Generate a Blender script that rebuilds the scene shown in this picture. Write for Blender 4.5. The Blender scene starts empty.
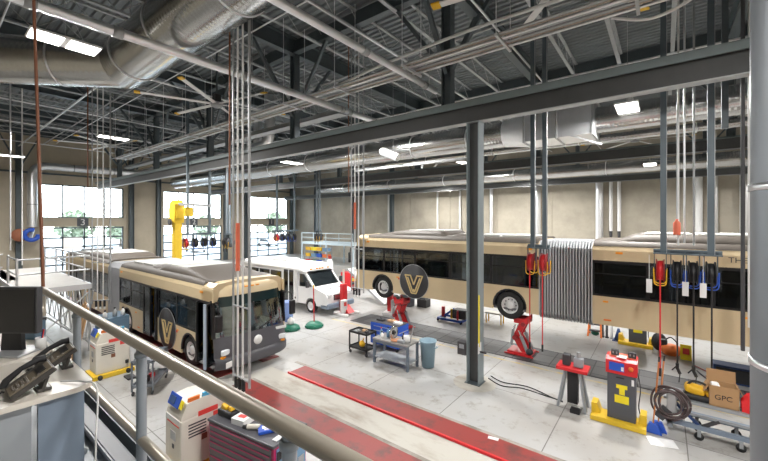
import bpy, bmesh, math, random
from mathutils import Vector, Matrix
random.seed(7)
SC = bpy.context.scene
COL = SC.collection
PI = math.pi

# ---------------------------------------------------------------- materials
MATS = {}
def mat(name, col, rough=0.5, metal=0.0, var=0.10, scale=4.0, bump=0.0, emit=0.0, spec=0.5):
    m = bpy.data.materials.new(name); m.use_nodes = True
    nt = m.node_tree; b = nt.nodes['Principled BSDF']
    b.inputs['Roughness'].default_value = rough
    b.inputs['Metallic'].default_value = metal
    b.inputs['Specular IOR Level'].default_value = spec
    tc = nt.nodes.new('ShaderNodeTexCoord')
    nz = nt.nodes.new('ShaderNodeTexNoise'); nz.inputs['Scale'].default_value = scale
    nz.inputs['Detail'].default_value = 4
    nt.links.new(tc.outputs['Object'], nz.inputs['Vector'])
    mx = nt.nodes.new('ShaderNodeMix'); mx.data_type = 'RGBA'
    mx.inputs[6].default_value = (col[0]*(1-var), col[1]*(1-var), col[2]*(1-var), 1)
    mx.inputs[7].default_value = (min(1, col[0]*(1+var)), min(1, col[1]*(1+var)), min(1, col[2]*(1+var)), 1)
    nt.links.new(nz.outputs['Fac'], mx.inputs[0])
    nt.links.new(mx.outputs[2], b.inputs['Base Color'])
    if bump:
        bp = nt.nodes.new('ShaderNodeBump'); bp.inputs['Strength'].default_value = bump
        nt.links.new(nz.outputs['Fac'], bp.inputs['Height']); nt.links.new(bp.outputs['Normal'], b.inputs['Normal'])
    if emit:
        b.inputs['Emission Color'].default_value = (col[0], col[1], col[2], 1)
        b.inputs['Emission Strength'].default_value = emit
    MATS[name] = m
    return m

def nodes(m): return m.node_tree.nodes, m.node_tree.links

def glass(name, tint, gloss=0.12, rough=0.03):
    m = bpy.data.materials.new(name); m.use_nodes = True
    n, l = nodes(m); n.clear()
    out = n.new('ShaderNodeOutputMaterial'); mx = n.new('ShaderNodeMixShader')
    tr = n.new('ShaderNodeBsdfTransparent'); tr.inputs['Color'].default_value = (*tint, 1)
    gl = n.new('ShaderNodeBsdfGlossy'); gl.inputs['Roughness'].default_value = rough
    gl.inputs['Color'].default_value = (.9, .95, 1, 1)
    fr = n.new('ShaderNodeFresnel'); fr.inputs['IOR'].default_value = 1.45
    ad = n.new('ShaderNodeMath'); ad.operation = 'ADD'; ad.use_clamp = True; ad.inputs[1].default_value = gloss
    l.new(fr.outputs['Fac'], ad.inputs[0]); l.new(ad.outputs[0], mx.inputs[0])
    l.new(tr.outputs[0], mx.inputs[1]); l.new(gl.outputs[0], mx.inputs[2]); l.new(mx.outputs[0], out.inputs[0])
    MATS[name] = m
    return m

mat('tan', (.62, .495, .31), .35, 0, .04)
mat('bus_black', (.012, .012, .014), .3)
mat('mask', (.085, .085, .097), .4, 0, .1)
mat('rubber', (.018, .018, .018), .8, 0, .3, 12)
mat('rim', (.72, .72, .72), .35, .4)
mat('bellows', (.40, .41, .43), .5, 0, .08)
mat('fairing', (.095, .08, .066), .55, 0, .1)
mat('badge_dark', (.032, .032, .035), .45)
mat('sign_glass', (.015, .03, .032), .06)
mat('fairing_top', (.60, .60, .58), .5, 0, .15, 2)
mat('gold', (.62, .47, .22), .4)
mat('seat_blue', (.03, .06, .16), .7)
mat('interior', (.16, .16, .17), .7)
mat('yellow', (.80, .47, .02), .45)
mat('amber', (.85, .32, .02), .4)
mat('white', (.78, .78, .77), .45, 0, .04)
mat('white_van', (.82, .82, .82), .3, 0, .03)
mat('cream', (.70, .66, .58), .5, 0, .05)
mat('red', (.62, .025, .03), .4)
mat('red_dark', (.30, .02, .025), .45)
mat('orange', (.80, .20, .04), .5)
mat('salmon', (.78, .17, .09), .5)
mat('blue', (.02, .09, .50), .4)
mat('blue_light', (.16, .30, .46), .5)
mat('green', (.01, .15, .09), .4)
mat('steel_dark', (.095, .118, .13), .45, .1, .12)
mat('strut', (.12, .155, .18), .45, .1, .1)
mat('beam', (.070, .072, .072), .5, .05, .12)
mat('column_flange_lit', (.27, .32, .34), .5, .1, .1)  # column steel lightened, so the light on the flanges is in the colour
mat('beam_cap', (.19, .23, .235), .5, .1, .1)
mat('grey_paint', (.13, .16, .20), .45, 0, .1)
mat('cabinet_grey', (.085, .09, .105), .45, 0, .06)
mat('galv', (.84, .85, .87), .36, .85, .06, 6)
mat('galv_dull', (.42, .43, .44), .5, .5, .12)
mat('alu', (.62, .63, .65), .35, .7, .06)
mat('joist', (.42, .44, .45), .5, .3, .12)
mat('rail', (.34, .30, .245), .33, .35, .05, 8)
mat('rail_post', (.27, .30, .33), .35, .4, .05, 8)
mat('copper', (.24, .095, .05), .5, .2)
mat('black', (.02, .02, .022), .5, 0, .2)
mat('charcoal', (.05, .05, .055), .55, 0, .2)
mat('chrome', (.7, .7, .7), .15, 1)
mat('laminate', (.66, .61, .54), .4, 0, .03, 20)
mat('panel_blue', (.20, .25, .32), .5, 0, .05)
mat('panel_grey', (.30, .32, .34), .5, 0, .05)
mat('phone', (.05, .045, .04), .4)
mat('phone_key', (.16, .14, .12), .5)
mat('screen', (.012, .012, .013), .3)
mat('magenta', (.38, .012, .09), .35)
mat('drawer', (.13, .13, .135), .4, .3)
mat('cardboard', (.42, .25, .12), .8, 0, .08, 9)
mat('paper', (.78, .78, .78), .7, 0, .04)
mat('label_red', (.70, .06, .05), .5)
mat('sky_label', (.10, .45, .72), .5)
mat('wood', (.45, .22, .08), .6)
mat('plastic_bin', (.22, .33, .40), .5)
mat('skin_metal', (.33, .28, .22), .4, .5, .3, 20)
mat('leaf', (.26, .31, .22), .8, 0, .3, 3)
mat('bark', (.10, .07, .05), .8)
mat('asphalt', (.22, .22, .22), .9, 0, .15, 1)
mat('car_a', (.30, .02, .03), .3); mat('car_b', (.45, .46, .48), .3); mat('car_c', (.05, .06, .08), .3); mat('car_d', (.10, .16, .3), .3)
mat('lamp', (1, .97, .92), .5, 0, 0, emit=9)
mat('headlamp', (.75, .78, .8), .15)
mat('bronze_tool', (.55, .35, .2), .6, 0, .4, 30)
glass('pane', (.93, .97, .98), .03)
glass('bus_glass', (.26, .29, .31), .035, .05)
glass('windshield', (.50, .66, .66), .20, .06)
glass('van_glass', (.16, .18, .19), .07, .05)

def concrete_floor():
    m = bpy.data.materials.new('polished_concrete'); m.use_nodes = True
    n, l = nodes(m); b = n['Principled BSDF']
    g = n.new('ShaderNodeNewGeometry')
    big = n.new('ShaderNodeTexNoise'); big.inputs['Scale'].default_value = .35; big.inputs['Detail'].default_value = 6
    sm = n.new('ShaderNodeTexNoise'); sm.inputs['Scale'].default_value = 2.4; sm.inputs['Detail'].default_value = 10; sm.inputs['Roughness'].default_value = .7
    l.new(g.outputs['Position'], big.inputs['Vector']); l.new(g.outputs['Position'], sm.inputs['Vector'])
    r1 = n.new('ShaderNodeValToRGB')
    r1.color_ramp.elements[0].position = .3; r1.color_ramp.elements[0].color = (.37, .345, .315, 1)
    r1.color_ramp.elements[1].position = .68; r1.color_ramp.elements[1].color = (.465, .475, .48, 1)
    l.new(big.outputs['Fac'], r1.inputs['Fac'])
    r2 = n.new('ShaderNodeValToRGB')
    r2.color_ramp.elements[0].position = .30; r2.color_ramp.elements[0].color = (.62, .57, .50, 1)
    r2.color_ramp.elements[1].position = .46; r2.color_ramp.elements[1].color = (1, 1, 1, 1)
    l.new(sm.outputs['Fac'], r2.inputs['Fac'])
    mul = n.new('ShaderNodeMix'); mul.data_type = 'RGBA'; mul.blend_type = 'MULTIPLY'; mul.inputs[0].default_value = 1
    l.new(r1.outputs['Color'], mul.inputs[6]); l.new(r2.outputs['Color'], mul.inputs[7])
    sep = n.new('ShaderNodeSeparateXYZ'); l.new(g.outputs['Position'], sep.inputs[0])
    def joint(axis, period, off):
        a = n.new('ShaderNodeMath'); a.operation = 'ADD'; a.inputs[1].default_value = 200*period - off + period/2
        l.new(sep.outputs[axis], a.inputs[0])
        mo = n.new('ShaderNodeMath'); mo.operation = 'MODULO'; mo.inputs[1].default_value = period; l.new(a.outputs[0], mo.inputs[0])
        s = n.new('ShaderNodeMath'); s.operation = 'SUBTRACT'; s.inputs[1].default_value = period/2; l.new(mo.outputs[0], s.inputs[0])
        ab = n.new('ShaderNodeMath'); ab.operation = 'ABSOLUTE'; l.new(s.outputs[0], ab.inputs[0])
        lt = n.new('ShaderNodeMath'); lt.operation = 'LESS_THAN'; lt.inputs[1].default_value = .011; l.new(ab.outputs[0], lt.inputs[0])
        return lt
    j1 = joint('X', 2.4, -4.4); j2 = joint('Y', 6.9, 10.14)
    mxm = n.new('ShaderNodeMath'); mxm.operation = 'MAXIMUM'; l.new(j1.outputs[0], mxm.inputs[0]); l.new(j2.outputs[0], mxm.inputs[1])
    dk = n.new('ShaderNodeMix'); dk.data_type = 'RGBA'; dk.inputs[7].default_value = (.17, .16, .15, 1)
    l.new(mxm.outputs[0], dk.inputs[0]); l.new(mul.outputs[2], dk.inputs[6]); l.new(dk.outputs[2], b.inputs['Base Color'])
    rr = n.new('ShaderNodeMapRange'); rr.inputs[3].default_value = .22; rr.inputs[4].default_value = .5
    l.new(big.outputs['Fac'], rr.inputs[0]); l.new(rr.outputs[0], b.inputs['Roughness'])
    b.inputs['Specular IOR Level'].default_value = .35
    MATS['floor'] = m
concrete_floor()

def worn(name, base, wear, scale, lo, hi, rough=.5, stretch=(1, 1, 1)):
    m = bpy.data.materials.new(name); m.use_nodes = True
    n, l = nodes(m); b = n['Principled BSDF']; b.inputs['Roughness'].default_value = rough
    tc = n.new('ShaderNodeNewGeometry'); mp = n.new('ShaderNodeMapping'); mp.inputs['Scale'].default_value = stretch
    nz = n.new('ShaderNodeTexNoise'); nz.inputs['Scale'].default_value = scale; nz.inputs['Detail'].default_value = 8; nz.inputs['Roughness'].default_value = .65
    l.new(tc.outputs['Position'], mp.inputs['Vector']); l.new(mp.outputs[0], nz.inputs['Vector'])
    r = n.new('ShaderNodeValToRGB')
    r.color_ramp.elements[0].position = lo; r.color_ramp.elements[0].color = (*wear, 1)
    r.color_ramp.elements[1].position = hi; r.color_ramp.elements[1].color = (*base, 1)
    l.new(nz.outputs['Fac'], r.inputs['Fac']); l.new(r.outputs['Color'], b.inputs['Base Color'])
    MATS[name] = m
worn('red_runway', (.27, .038, .033), (.13, .04, .035), 1.9, .36, .52, .5)
worn('wall_tan', (.50, .44, .34), (.42, .37, .29), .5, .3, .6, .8)
worn('wall_concrete', (.44, .40, .325), (.33, .30, .245), .45, .34, .6, .85)
worn('lane_conc', (.50, .48, .43), (.32, .27, .22), .9, .30, .50, .6, (.6, 1.6, 1))
worn('dirt_line', (.36, .33, .29), (.20, .18, .15), 2.2, .35, .6, .8)

def plates(name, c1, c2, cm, w, h):
    m = bpy.data.materials.new(name); m.use_nodes = True
    n, l = nodes(m); b = n['Principled BSDF']; b.inputs['Roughness'].default_value = .5; b.inputs['Metallic'].default_value = .2
    g = n.new('ShaderNodeNewGeometry'); br = n.new('ShaderNodeTexBrick'); br.offset = 0
    br.inputs['Color1'].default_value = (*c1, 1); br.inputs['Color2'].default_value = (*c2, 1); br.inputs['Mortar'].default_value = (*cm, 1)
    br.inputs['Scale'].default_value = 1; br.inputs['Mortar Size'].default_value = .02
    br.inputs['Brick Width'].default_value = w; br.inputs['Row Height'].default_value = h
    l.new(g.outputs['Position'], br.inputs['Vector']); l.new(br.outputs['Color'], b.inputs['Base Color'])
    MATS[name] = m
plates('pit_plate', (.085, .085, .088), (.13, .13, .132), (.03, .03, .03), .6, .72)

def banded(name, col, rough, metal, axis, freq, strength, var=.08):
    m = mat(name, col, rough, metal, var, 2.5); n, l = nodes(m); b = n['Principled BSDF']
    tc = n.new('ShaderNodeTexCoord'); w = n.new('ShaderNodeTexWave'); w.wave_type = 'BANDS'; w.bands_direction = axis
    w.inputs['Scale'].default_value = freq; w.wave_profile = 'SIN'
    l.new(tc.outputs['Object'], w.inputs['Vector'])
    bp = n.new('ShaderNodeBump'); bp.inputs['Strength'].default_value = strength; bp.inputs['Distance'].default_value = .012
    l.new(w.outputs['Fac'], bp.inputs['Height']); l.new(bp.outputs['Normal'], b.inputs['Normal'])
banded('spiral', (.52, .52, .51), .2, 1, 'X', 2.2, .16)
banded('spiral_warm', (.66, .56, .42), .34, .85, 'X', 2.2, .5)
mat('deck', (.20, .222, .235), .55, .2, .12, .6)

# ---------------------------------------------------------------- mesh builder
class MB:
    def __init__(s, org=(0, 0, 0)):
        s.v = []; s.f = []; s.s = []; s.o = Vector(org)
    def add(s, vs, fs, smooth=False):
        k = len(s.v)
        s.v += [tuple(Vector(v) - s.o) for v in vs]
        s.f += [tuple(i + k for i in f) for f in fs]
        s.s += [smooth]*len(fs)
        return s
    def box(s, x0, x1, y0, y1, z0, z1, b=0.0):
        if x0 > x1: x0, x1 = x1, x0
        if y0 > y1: y0, y1 = y1, y0
        if z0 > z1: z0, z1 = z1, z0
        if b <= 0:
            vs = [(x, y, z) for x in (x0, x1) for y in (y0, y1) for z in (z0, z1)]
            return s.add(vs, [(0, 1, 3, 2), (4, 6, 7, 5), (0, 4, 5, 1), (2, 3, 7, 6), (0, 2, 6, 4), (1, 5, 7, 3)])
        b = min(b, (x1-x0)*.49, (y1-y0)*.49, (z1-z0)*.49)
        bm = bmesh.new(); bmesh.ops.create_cube(bm, size=1)
        bmesh.ops.scale(bm, vec=(x1-x0, y1-y0, z1-z0), verts=bm.verts)
        bmesh.ops.translate(bm, vec=((x0+x1)/2, (y0+y1)/2, (z0+z1)/2), verts=bm.verts)
        bmesh.ops.bevel(bm, geom=bm.edges[:], offset=b, segments=2, affect='EDGES', profile=.5)
        bm.verts.index_update()
        s.add([v.co[:] for v in bm.verts], [[v.index for v in f.verts] for f in bm.faces]); bm.free()
        return s
    def cbox(s, c, d, rot=None, b=0.0):
        t = MB(); t.box(-d[0]/2, d[0]/2, -d[1]/2, d[1]/2, -d[2]/2, d[2]/2, b)
        R = rot if rot is not None else Matrix.Identity(3)
        return s.add([R @ Vector(v) + Vector(c) for v in t.v], t.f)
    def tube(s, pts, r, seg=10, caps=True):
        pts = [Vector(p) for p in pts]; n = len(pts)
        rs = r if isinstance(r, (list, tuple)) else [r]*n
        tan = []
        for i in range(n):
            a = pts[max(0, i-1)]; b = pts[min(n-1, i+1)]
            t = (b-a); tan.append(t.normalized() if t.length > 1e-9 else Vector((0, 0, 1)))
        u = tan[0].orthogonal().normalized(); vs = []
        for i in range(n):
            u = (u - tan[i]*u.dot(tan[i]))
            u = u.normalized() if u.length > 1e-6 else tan[i].orthogonal().normalized()
            w = tan[i].cross(u)
            for k in range(seg):
                a = 2*PI*k/seg
                vs.append(pts[i] + (u*math.cos(a) + w*math.sin(a))*rs[i])
        fs = [(i*seg+k, i*seg+(k+1) % seg, (i+1)*seg+(k+1) % seg, (i+1)*seg+k) for i in range(n-1) for k in range(seg)]
        s.add(vs, fs, True)
        if caps:
            s.add(vs[:seg], [tuple(reversed(range(seg)))]); s.add(vs[-seg:], [tuple(range(seg))])
        return s
    def rod(s, a, b, r, seg=8): return s.tube([a, b], r, seg)
    def bar(s, a, b, w, h):
        a = Vector(a); b = Vector(b); d = b-a; L = d.length; x = d.normalized()
        up = Vector((0, 0, 1)) if abs(x.z) < .95 else Vector((0, 1, 0))
        y = up.cross(x).normalized(); z = x.cross(y)
        R = Matrix((x, y, z)).transposed()
        return s.cbox((a+b)/2, (L, w, h), R)
    def lathe(s, prof, c=(0, 0, 0), seg=24, axis='z'):
        c = Vector(c); vs = []; n = len(prof)
        for r, h in prof:
            for k in range(seg):
                a = 2*PI*k/seg; p = (r*math.cos(a), r*math.sin(a), h)
                if axis == 'y': p = (p[0], p[2], p[1])
                if axis == 'x': p = (p[2], p[0], p[1])
                vs.append(c + Vector(p))
        fs = [(i*seg+k, i*seg+(k+1) % seg, (i+1)*seg+(k+1) % seg, (i+1)*seg+k) for i in range(n-1) for k in range(seg)]
        return s.add(vs, fs, True)
    def prism(s, poly, plane, a, b):
        def p3(p, t):
            return {'xz': (p[0], t, p[1]), 'xy': (p[0], p[1], t), 'yz': (t, p[0], p[1])}[plane]
        n = len(poly)
        vs = [p3(p, a) for p in poly] + [p3(p, b) for p in poly]
        fs = [tuple(range(n)), tuple(reversed(range(n, 2*n)))] + [(i, (i+1) % n, n+(i+1) % n, n+i) for i in range(n)]
        return s.add(vs, fs)
    def grid(s, rows, smooth=True, closed=False):
        n = len(rows); m = len(rows[0]); vs = [p for r in rows for p in r]
        fs = []
        for i in range(n-1):
            for k in range(m if closed else m-1):
                fs.append((i*m+k, i*m+(k+1) % m, (i+1)*m+(k+1) % m, (i+1)*m+k))
        return s.add(vs, fs, smooth)
    def sphere(s, c, r, seg=14, rings=8):
        rr = r if isinstance(r, (list, tuple)) else (r, r, r)
        rows = [[(c[0]+rr[0]*math.sin(PI*i/rings)*math.cos(2*PI*k/seg), c[1]+rr[1]*math.sin(PI*i/rings)*math.sin(2*PI*k/seg),
                  c[2]+rr[2]*math.cos(PI*i/rings)) for k in range(seg)] for i in range(rings+1)]
        return s.grid(rows, True, True)
    def build(s, name, material, parent=None, loc=None, **tags):
        me = bpy.data.meshes.new(name); me.from_pydata(s.v, [], s.f)
        me.polygons.foreach_set('use_smooth', s.s); me.update()
        bm = bmesh.new(); bm.from_mesh(me); bmesh.ops.recalc_face_normals(bm, faces=bm.faces); bm.to_mesh(me); bm.free()
        me.materials.append(MATS[material])
        o = bpy.data.objects.new(name, me); COL.objects.link(o)
        if parent: o.parent = parent
        if loc is not None: o.location = loc
        for k, v in tags.items(): o[k] = v
        return o

def tag(o, label, cat, group=None):
    o['label'] = label; o['category'] = cat
    if group: o['group'] = group
    return o
def thing(name, label, cat, loc=(0, 0, 0), group=None, rz=0.0):
    o = bpy.data.objects.new(name, None); COL.objects.link(o); o.empty_display_size = .2
    o.location = loc; o.rotation_euler = (0, 0, rz)
    return tag(o, label, cat, group)
def one(mb, name, material, label, cat, loc=(0, 0, 0), group=None, rot=None):
    o = mb.build(name, material, None, loc); tag(o, label, cat, group)
    if rot: o.rotation_euler = rot
    return o
def struct(mb, name, material, parent=None):
    o = mb.build(name, material, parent)
    if not parent: o['kind'] = 'structure'
    return o
def dup(root, loc, rz=0.0, label=None, group=None, skip=()):
    r = root.copy(); COL.objects.link(r); r.location = loc; r.rotation_euler = (0, 0, rz)
    if label: r['label'] = label
    if group: r['group'] = group
    for ch in list(root.children):
        if ch.name.split('.')[0] in skip: continue
        c = ch.copy(); COL.objects.link(c); c.parent = r
        for g in ch.children:
            if g.name.split('.')[0] in skip: continue
            d = g.copy(); COL.objects.link(d); d.parent = c
    return r
def fillet(pts, r, n=6):
    pts = [Vector(p) for p in pts]; out = [pts[0]]
    for i in range(1, len(pts)-1):
        a, b, c = pts[i-1], pts[i], pts[i+1]
        u = (a-b); v = (c-b); d = min(r, u.length*.48, v.length*.48)
        p = b+u.normalized()*d; q = b+v.normalized()*d
        for k in range(n+1):
            t = k/n; out.append(p*(1-t)**2 + b*2*t*(1-t) + q*t*t)
    out.append(pts[-1]); return out
def curve(pts, n=8):
    pts = [Vector(p) for p in pts]; P = [pts[0]]+pts+[pts[-1]]; out = []
    for i in range(1, len(P)-2):
        p0, p1, p2, p3 = P[i-1], P[i], P[i+1], P[i+2]
        for k in range(n):
            t = k/n
            out.append(.5*((2*p1)+(p2-p0)*t+(2*p0-5*p1+4*p2-p3)*t*t+(3*p1-p0-3*p2+p3)*t**3))
    out.append(pts[-1]); return out
def letters(text, size, material, name, parent, loc, rot, depth=.006):
    cu = bpy.data.curves.new(name, 'FONT'); cu.body = text; cu.size = size; cu.extrude = depth; cu.align_x = 'CENTER'; cu.align_y = 'CENTER'
    t = bpy.data.objects.new('tmp', cu); COL.objects.link(t)
    dg = bpy.context.evaluated_depsgraph_get(); me = bpy.data.meshes.new_from_object(t.evaluated_get(dg))
    bpy.data.objects.remove(t); bpy.data.curves.remove(cu)
    me.materials.clear(); me.materials.append(MATS[material])
    o = bpy.data.objects.new(name, me); COL.objects.link(o); o.parent = parent
    o.location = loc; o.rotation_euler = rot
    return o
RX = Matrix.Rotation

# ---------------------------------------------------------------- the hall
XW, YB = -43.0, 34.0
struct(MB().box(-43.3, 14, -5, YB+.3, -.3, 0), 'floor', 'floor')
struct(MB().box(-140, -43.3, -60, 90, -.5, -.05), 'ground', 'asphalt')
DOORS = [(6.4, 12.6), (16.2, 22.8), (26.3, 32.7)]
w = MB()
ys = [-5] + [v for d in DOORS for v in d] + [YB+.3]
for i in range(0, len(ys), 2): w.box(XW-.3, XW, ys[i], ys[i+1], 0, 8.1)
w.box(XW-.3, XW, -5, YB+.3, 8.1, 13)
struct(w, 'wall_left', 'wall_tan')
# tilt-up panels with open joints
w = MB()
xs = [-43, -38.2, -33, -27.6, -22.6, -17.6, -12.6, -7.7, -4.2, 1.0, 6.5, 14]
for a, b in zip(xs, xs[1:]): w.box(a+.02, b-.02, YB, YB+.3, 0, 13)
w.box(-43, 14, YB+.06, YB+.28, 0, 13)
struct(w, 'wall_back', 'wall_concrete')
struct(MB().box(14, 14.3, -5, YB+.3, 0, 13), 'wall_right', 'wall_concrete')
struct(MB().box(-43.3, 14.3, -5.3, -5, 0, 13), 'wall_front', 'wall_concrete')
cm = MB(); rib = []; y = -5.3
while y < YB+.3:
    rib += [(y, 12.88), (y+.10, 12.88), (y+.14, 12.80), (y+.26, 12.80)]; y += .30
rib += [(y, 12.88), (y, 13.1), (-5.3, 13.1)]
cm.prism(rib, 'yz', -43.3, 14.3)
ceil = struct(cm, 'ceiling', 'deck')
for x in (-43+.4, -35.6, -28, -20.4, -12.84, -5.33, 2.2, 9.8):
    g = MB()
    g.box(x-.16, x+.16, -5, YB, 12.08, 12.11); g.box(x-.012, x+.012, -5, YB, 12.11, 12.76); g.box(x-.16, x+.16, -5, YB, 12.76, 12.8)
    g.build('roof_girder', 'steel_dark', ceil)
for y in (.2, 10.14, 20.5, 32.0):
    g = MB()
    g.box(-43, 14, y-.14, y+.14, 12.16, 12.19); g.box(-43, 14, y-.012, y+.012, 12.19, 12.76)
    g.build('roof_purlin', 'steel_dark', ceil)
x = -41.6
while x < 12:
    if min(abs(x-q) for q in (-35.6, -28, -20.4, -12.84, -5.33, 2.2, 9.8)) > .5:
        g = MB()
        g.box(x-.07, x+.07, -5, YB, 12.02, 12.08); g.box(x-.06, x+.06, -5, YB, 12.74, 12.8)
        y = -4.6; k = 0
        while y < YB-.8:
            g.bar((x, y, 12.06 if k % 2 else 12.76), (x, y+.8, 12.76 if k % 2 else 12.06), .025, .025); y += .8; k += 1
        g.build('roof_joist', 'joist', ceil)
    x += 1.27*1.5
# doors, transoms
for i, (y0, y1) in enumerate(DOORS):
    n = 3-i
    W = y1-y0
    fr = MB(); fr.box(XW-.22, XW-.08, y0, y0+.12, 0, 8.1); fr.box(XW-.22, XW-.08, y1-.12, y1, 0, 8.1)
    fr.box(XW-.22, XW-.08, y0, y1, 7.98, 8.1); fr.box(XW-.22, XW-.08, y0, y1, 5.06, 5.16)
    for k in (1, 2, 3): fr.box(XW-.2, XW-.1, y0+W*k/4-.05, y0+W*k/4+.05, 5.1, 8.0)
    wf = struct(fr, 'window_%d' % n, 'steel_dark')
    MB().box(XW-.16, XW-.145, y0+.1, y1-.1, 5.14, 8.0).build('window_glass', 'pane', wf)
    t = struct(MB().box(XW-.2, XW+.02, y0, y1, 4.27, 5.08), 'trim_%d' % n, 'wall_tan')
    sg = thing('door_number_sign', 'dark square sign with white number %d over the %s bay door' % (n, ('far right', 'middle', 'left')[n-1]), 'sign', (XW+.03, {3: 9.35, 2: 19.45, 1: 29.9}[n], 4.66))
    MB().box(0, .05, -.42, .42, -.4, .4, .01).build('sign_board', 'cabinet_grey', sg)
    letters(str(n), .82, 'white', 'number', sg, (.06, 0, 0), (PI/2, 0, PI/2))
    dr = MB()
    for k in range(5): dr.box(XW-.17, XW-.1, y0+W*k/4-.06, y0+W*k/4+.06, 0, 4.27)
    for z in (.0, .75, 1.5, 2.35, 3.2, 4.1): dr.box(XW-.17, XW-.1, y0, y1, z, z+.14)
    do = struct(dr, 'door_%d' % n, 'steel_dark')
    MB().box(XW-.14, XW-.125, y0, y1, 0.05, 4.2).build('door_glass', 'pane', do)
# wall girts and truss at the head of the window wall
struct(MB().box(XW, XW+.1, -5, YB, 8.9, 9.05), 'trim_4', 'steel_dark')
for k, y in enumerate((5.1, 13.2, 15.7, 23.2, 25.9, 33.2)):
    c = MB((XW+.2, y, 0))
    c.box(XW, XW+.4, y-.2, y-.17, 0, 12.2); c.box(XW, XW+.4, y+.17, y+.2, 0, 12.2); c.box(XW+.18, XW+.22, y-.18, y+.18, 0, 12.2)
    c.box(XW-.0, XW+.45, y-.25, y+.25, 0, .03)
    side = ['left of the door numbered 3', 'right of the door numbered 3', 'left of the door numbered 2', 'right of the door numbered 2', 'left of the third glazed door', 'in the far corner past the third glazed door'][k]
    one(c, 'wall_column', 'steel_dark', 'dark grey steel wall column %s' % side, 'column', (XW+.2, y, 0), 'columns along the glazed door wall')
    b = MB((XW+.55, y, 9))
    for s in (-1, 1): b.bar((XW+.55, y+s*.02, 9.3), (XW+.55, y+s*(.75 if k == 5 and s > 0 else 1.2), 12.0), .1, .1)
    one(b, 'knee_brace', 'steel_dark', 'roof braces atop the wall column %s' % side, 'brace', (XW+.55, y, 9), 'braces above the door wall')

# ---------------------------------------------------------------- runway beams
def runway(y, z, x0, x1, h, cap, label):
    t = thing('runway_beam', label, 'beam', (x0, y, z), 'long runway beams')
    g = MB((x0, y, z))
    g.box(x0, x1, y-.13, y+.13, z, z+.025); g.box(x0, x1, y-.04, y+.04, z+.02, z+h); g.box(x0, x1, y-.13, y+.13, z+h-.025, z+h)
    g.build('web', 'beam', t)
    MB((x0, y, z)).box(x0, x1, y-.17, y+.17, z+h+.002, z+h+.05).box(x0, x1, y-.17, y-.155, z+h-cap+.05, z+h+.04).build('cap_channel', 'beam_cap', t)
    MB((x0, y, z)).box(x0, x1, y-.132, y-.128, z-.002, z+.03).build('lit_flange_edge', 'joist', t)  # thin pale strip paints the light along the lower flange edge
    return t
def runway1():
    y, z, x0, x1 = 10.14, 7.72, -41.5, 9
    t = thing('runway_beam', 'nearest and largest long dark steel beam, crossing the whole view in front of the rest', 'beam', (x0, y, z), 'long runway beams')
    MB((x0, y, z)).box(x0, x1, y-.05, y+.05, z+.02, z+.5).build('web', 'beam', t)
    MB((x0, y, z)).box(x0, x1, y-.14, y+.14, z, z+.022).build('bottom_flange', 'joist', t)  # pale material paints in the light that catches this flange
    MB((x0, y, z)).box(x0, x1, y-.20, y+.20, z+.64, z+.67).box(x0, x1, y-.20, y-.17, z+.47, z+.65).box(x0, x1, y+.17, y+.20, z+.47, z+.65).build('cap_channel', 'beam_cap', t)
runway1()
runway(20.5, 7.74, -41.5, 9, .5, .08, 'middle long dark steel beam, behind the nearest one and below the big spiral duct')
runway(31.8, 7.74, -42.5, 9, .46, .08, 'farthest long dark steel beam, close to the concrete back wall')

def hcolumn(x, y, z0, z1, label, grp=None, w=.36):
    t = thing('steel_column', label, 'column', (x, y, z0), grp)
    MB((x, y, z0)).box(x-w/2, x-w/2+.025, y-w/2, y+w/2, z0, z1).build('flange', 'column_flange_lit', t)
    MB((x, y, z0)).box(x+w/2-.025, x+w/2, y-w/2, y+w/2, z0, z1).build('flange', 'column_flange_lit', t)
    MB((x, y, z0)).box(x-w/2+.02, x+w/2-.02, y-.012, y+.012, z0, z1).build('web', 'beam', t)
    MB((x, y, z0)).box(x-w*.62, x+w*.62, y-w*.62, y+w*.62, z0, z0+.02).build('base_plate', 'steel_dark', t)
    return t
hcolumn(-4.43, 10.14, 0, 7.72, 'dark steel column standing on the floor in the middle, under the nearest long beam', None, .38)
for x, nm in ((-5.33, 'right'), (-12.84, 'middle'), (-20.4, 'left'), (-28, 'far left'), (-35.6, 'farthest left')):
    t = thing('hanger_post', 'dark braced post rising from the nearest beam to the roof, %s of five' % nm, 'post', (x, 10.14, 8.39), 'posts above the nearest beam')
    MB((x, 10.14, 8.39)).box(x-.16, x-.13, 10.0, 10.28, 8.39, 12.1).box(x+.13, x+.16, 10.0, 10.28, 8.39, 12.1).box(x-.14, x+.14, 10.12, 10.16, 8.39, 12.1).build('post', 'steel_dark', t)
    for s in (-1, 1):
        MB((x, 10.14, 8.39)).bar((x+s*.1, 10.14, 9.55), (x+s*2.0, 10.14, 12.15), .12, .12).build('brace', 'steel_dark', t)
        MB((x, 10.14, 8.39)).bar((x, 10.14+s*.1, 9.4), (x, 10.14+s*2.1, 12.1), .12, .12).build('brace', 'steel_dark', t)
for y, nm in ((20.5, 'middle'), (31.8, 'farthest')):
    for x, pos in ((-28, 'leftmost'), (-20.4, 'second from left'), (-12.84, 'middle one'), (-5.33, 'second from the right'), (2.2, 'rightmost')):
        t = MB((x, y, 8.3)).box(x-.14, x-.11, y-.12, y+.12, 8.3, 12.1).box(x+.11, x+.14, y-.12, y+.12, 8.3, 12.1).box(x-.12, x+.12, y-.015, y+.015, 8.3, 12.1)
        for s in (-1, 1): t.bar((x+s*.1, y, 9.6), (x+s*2.0, y, 12.1), .1, .1)
        one(t, 'hanger_post', 'steel_dark', 'dark braced post above the %s long beam, %s' % (nm, pos), 'post', (x, y, 8.3), 'posts above the farther beams')
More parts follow.
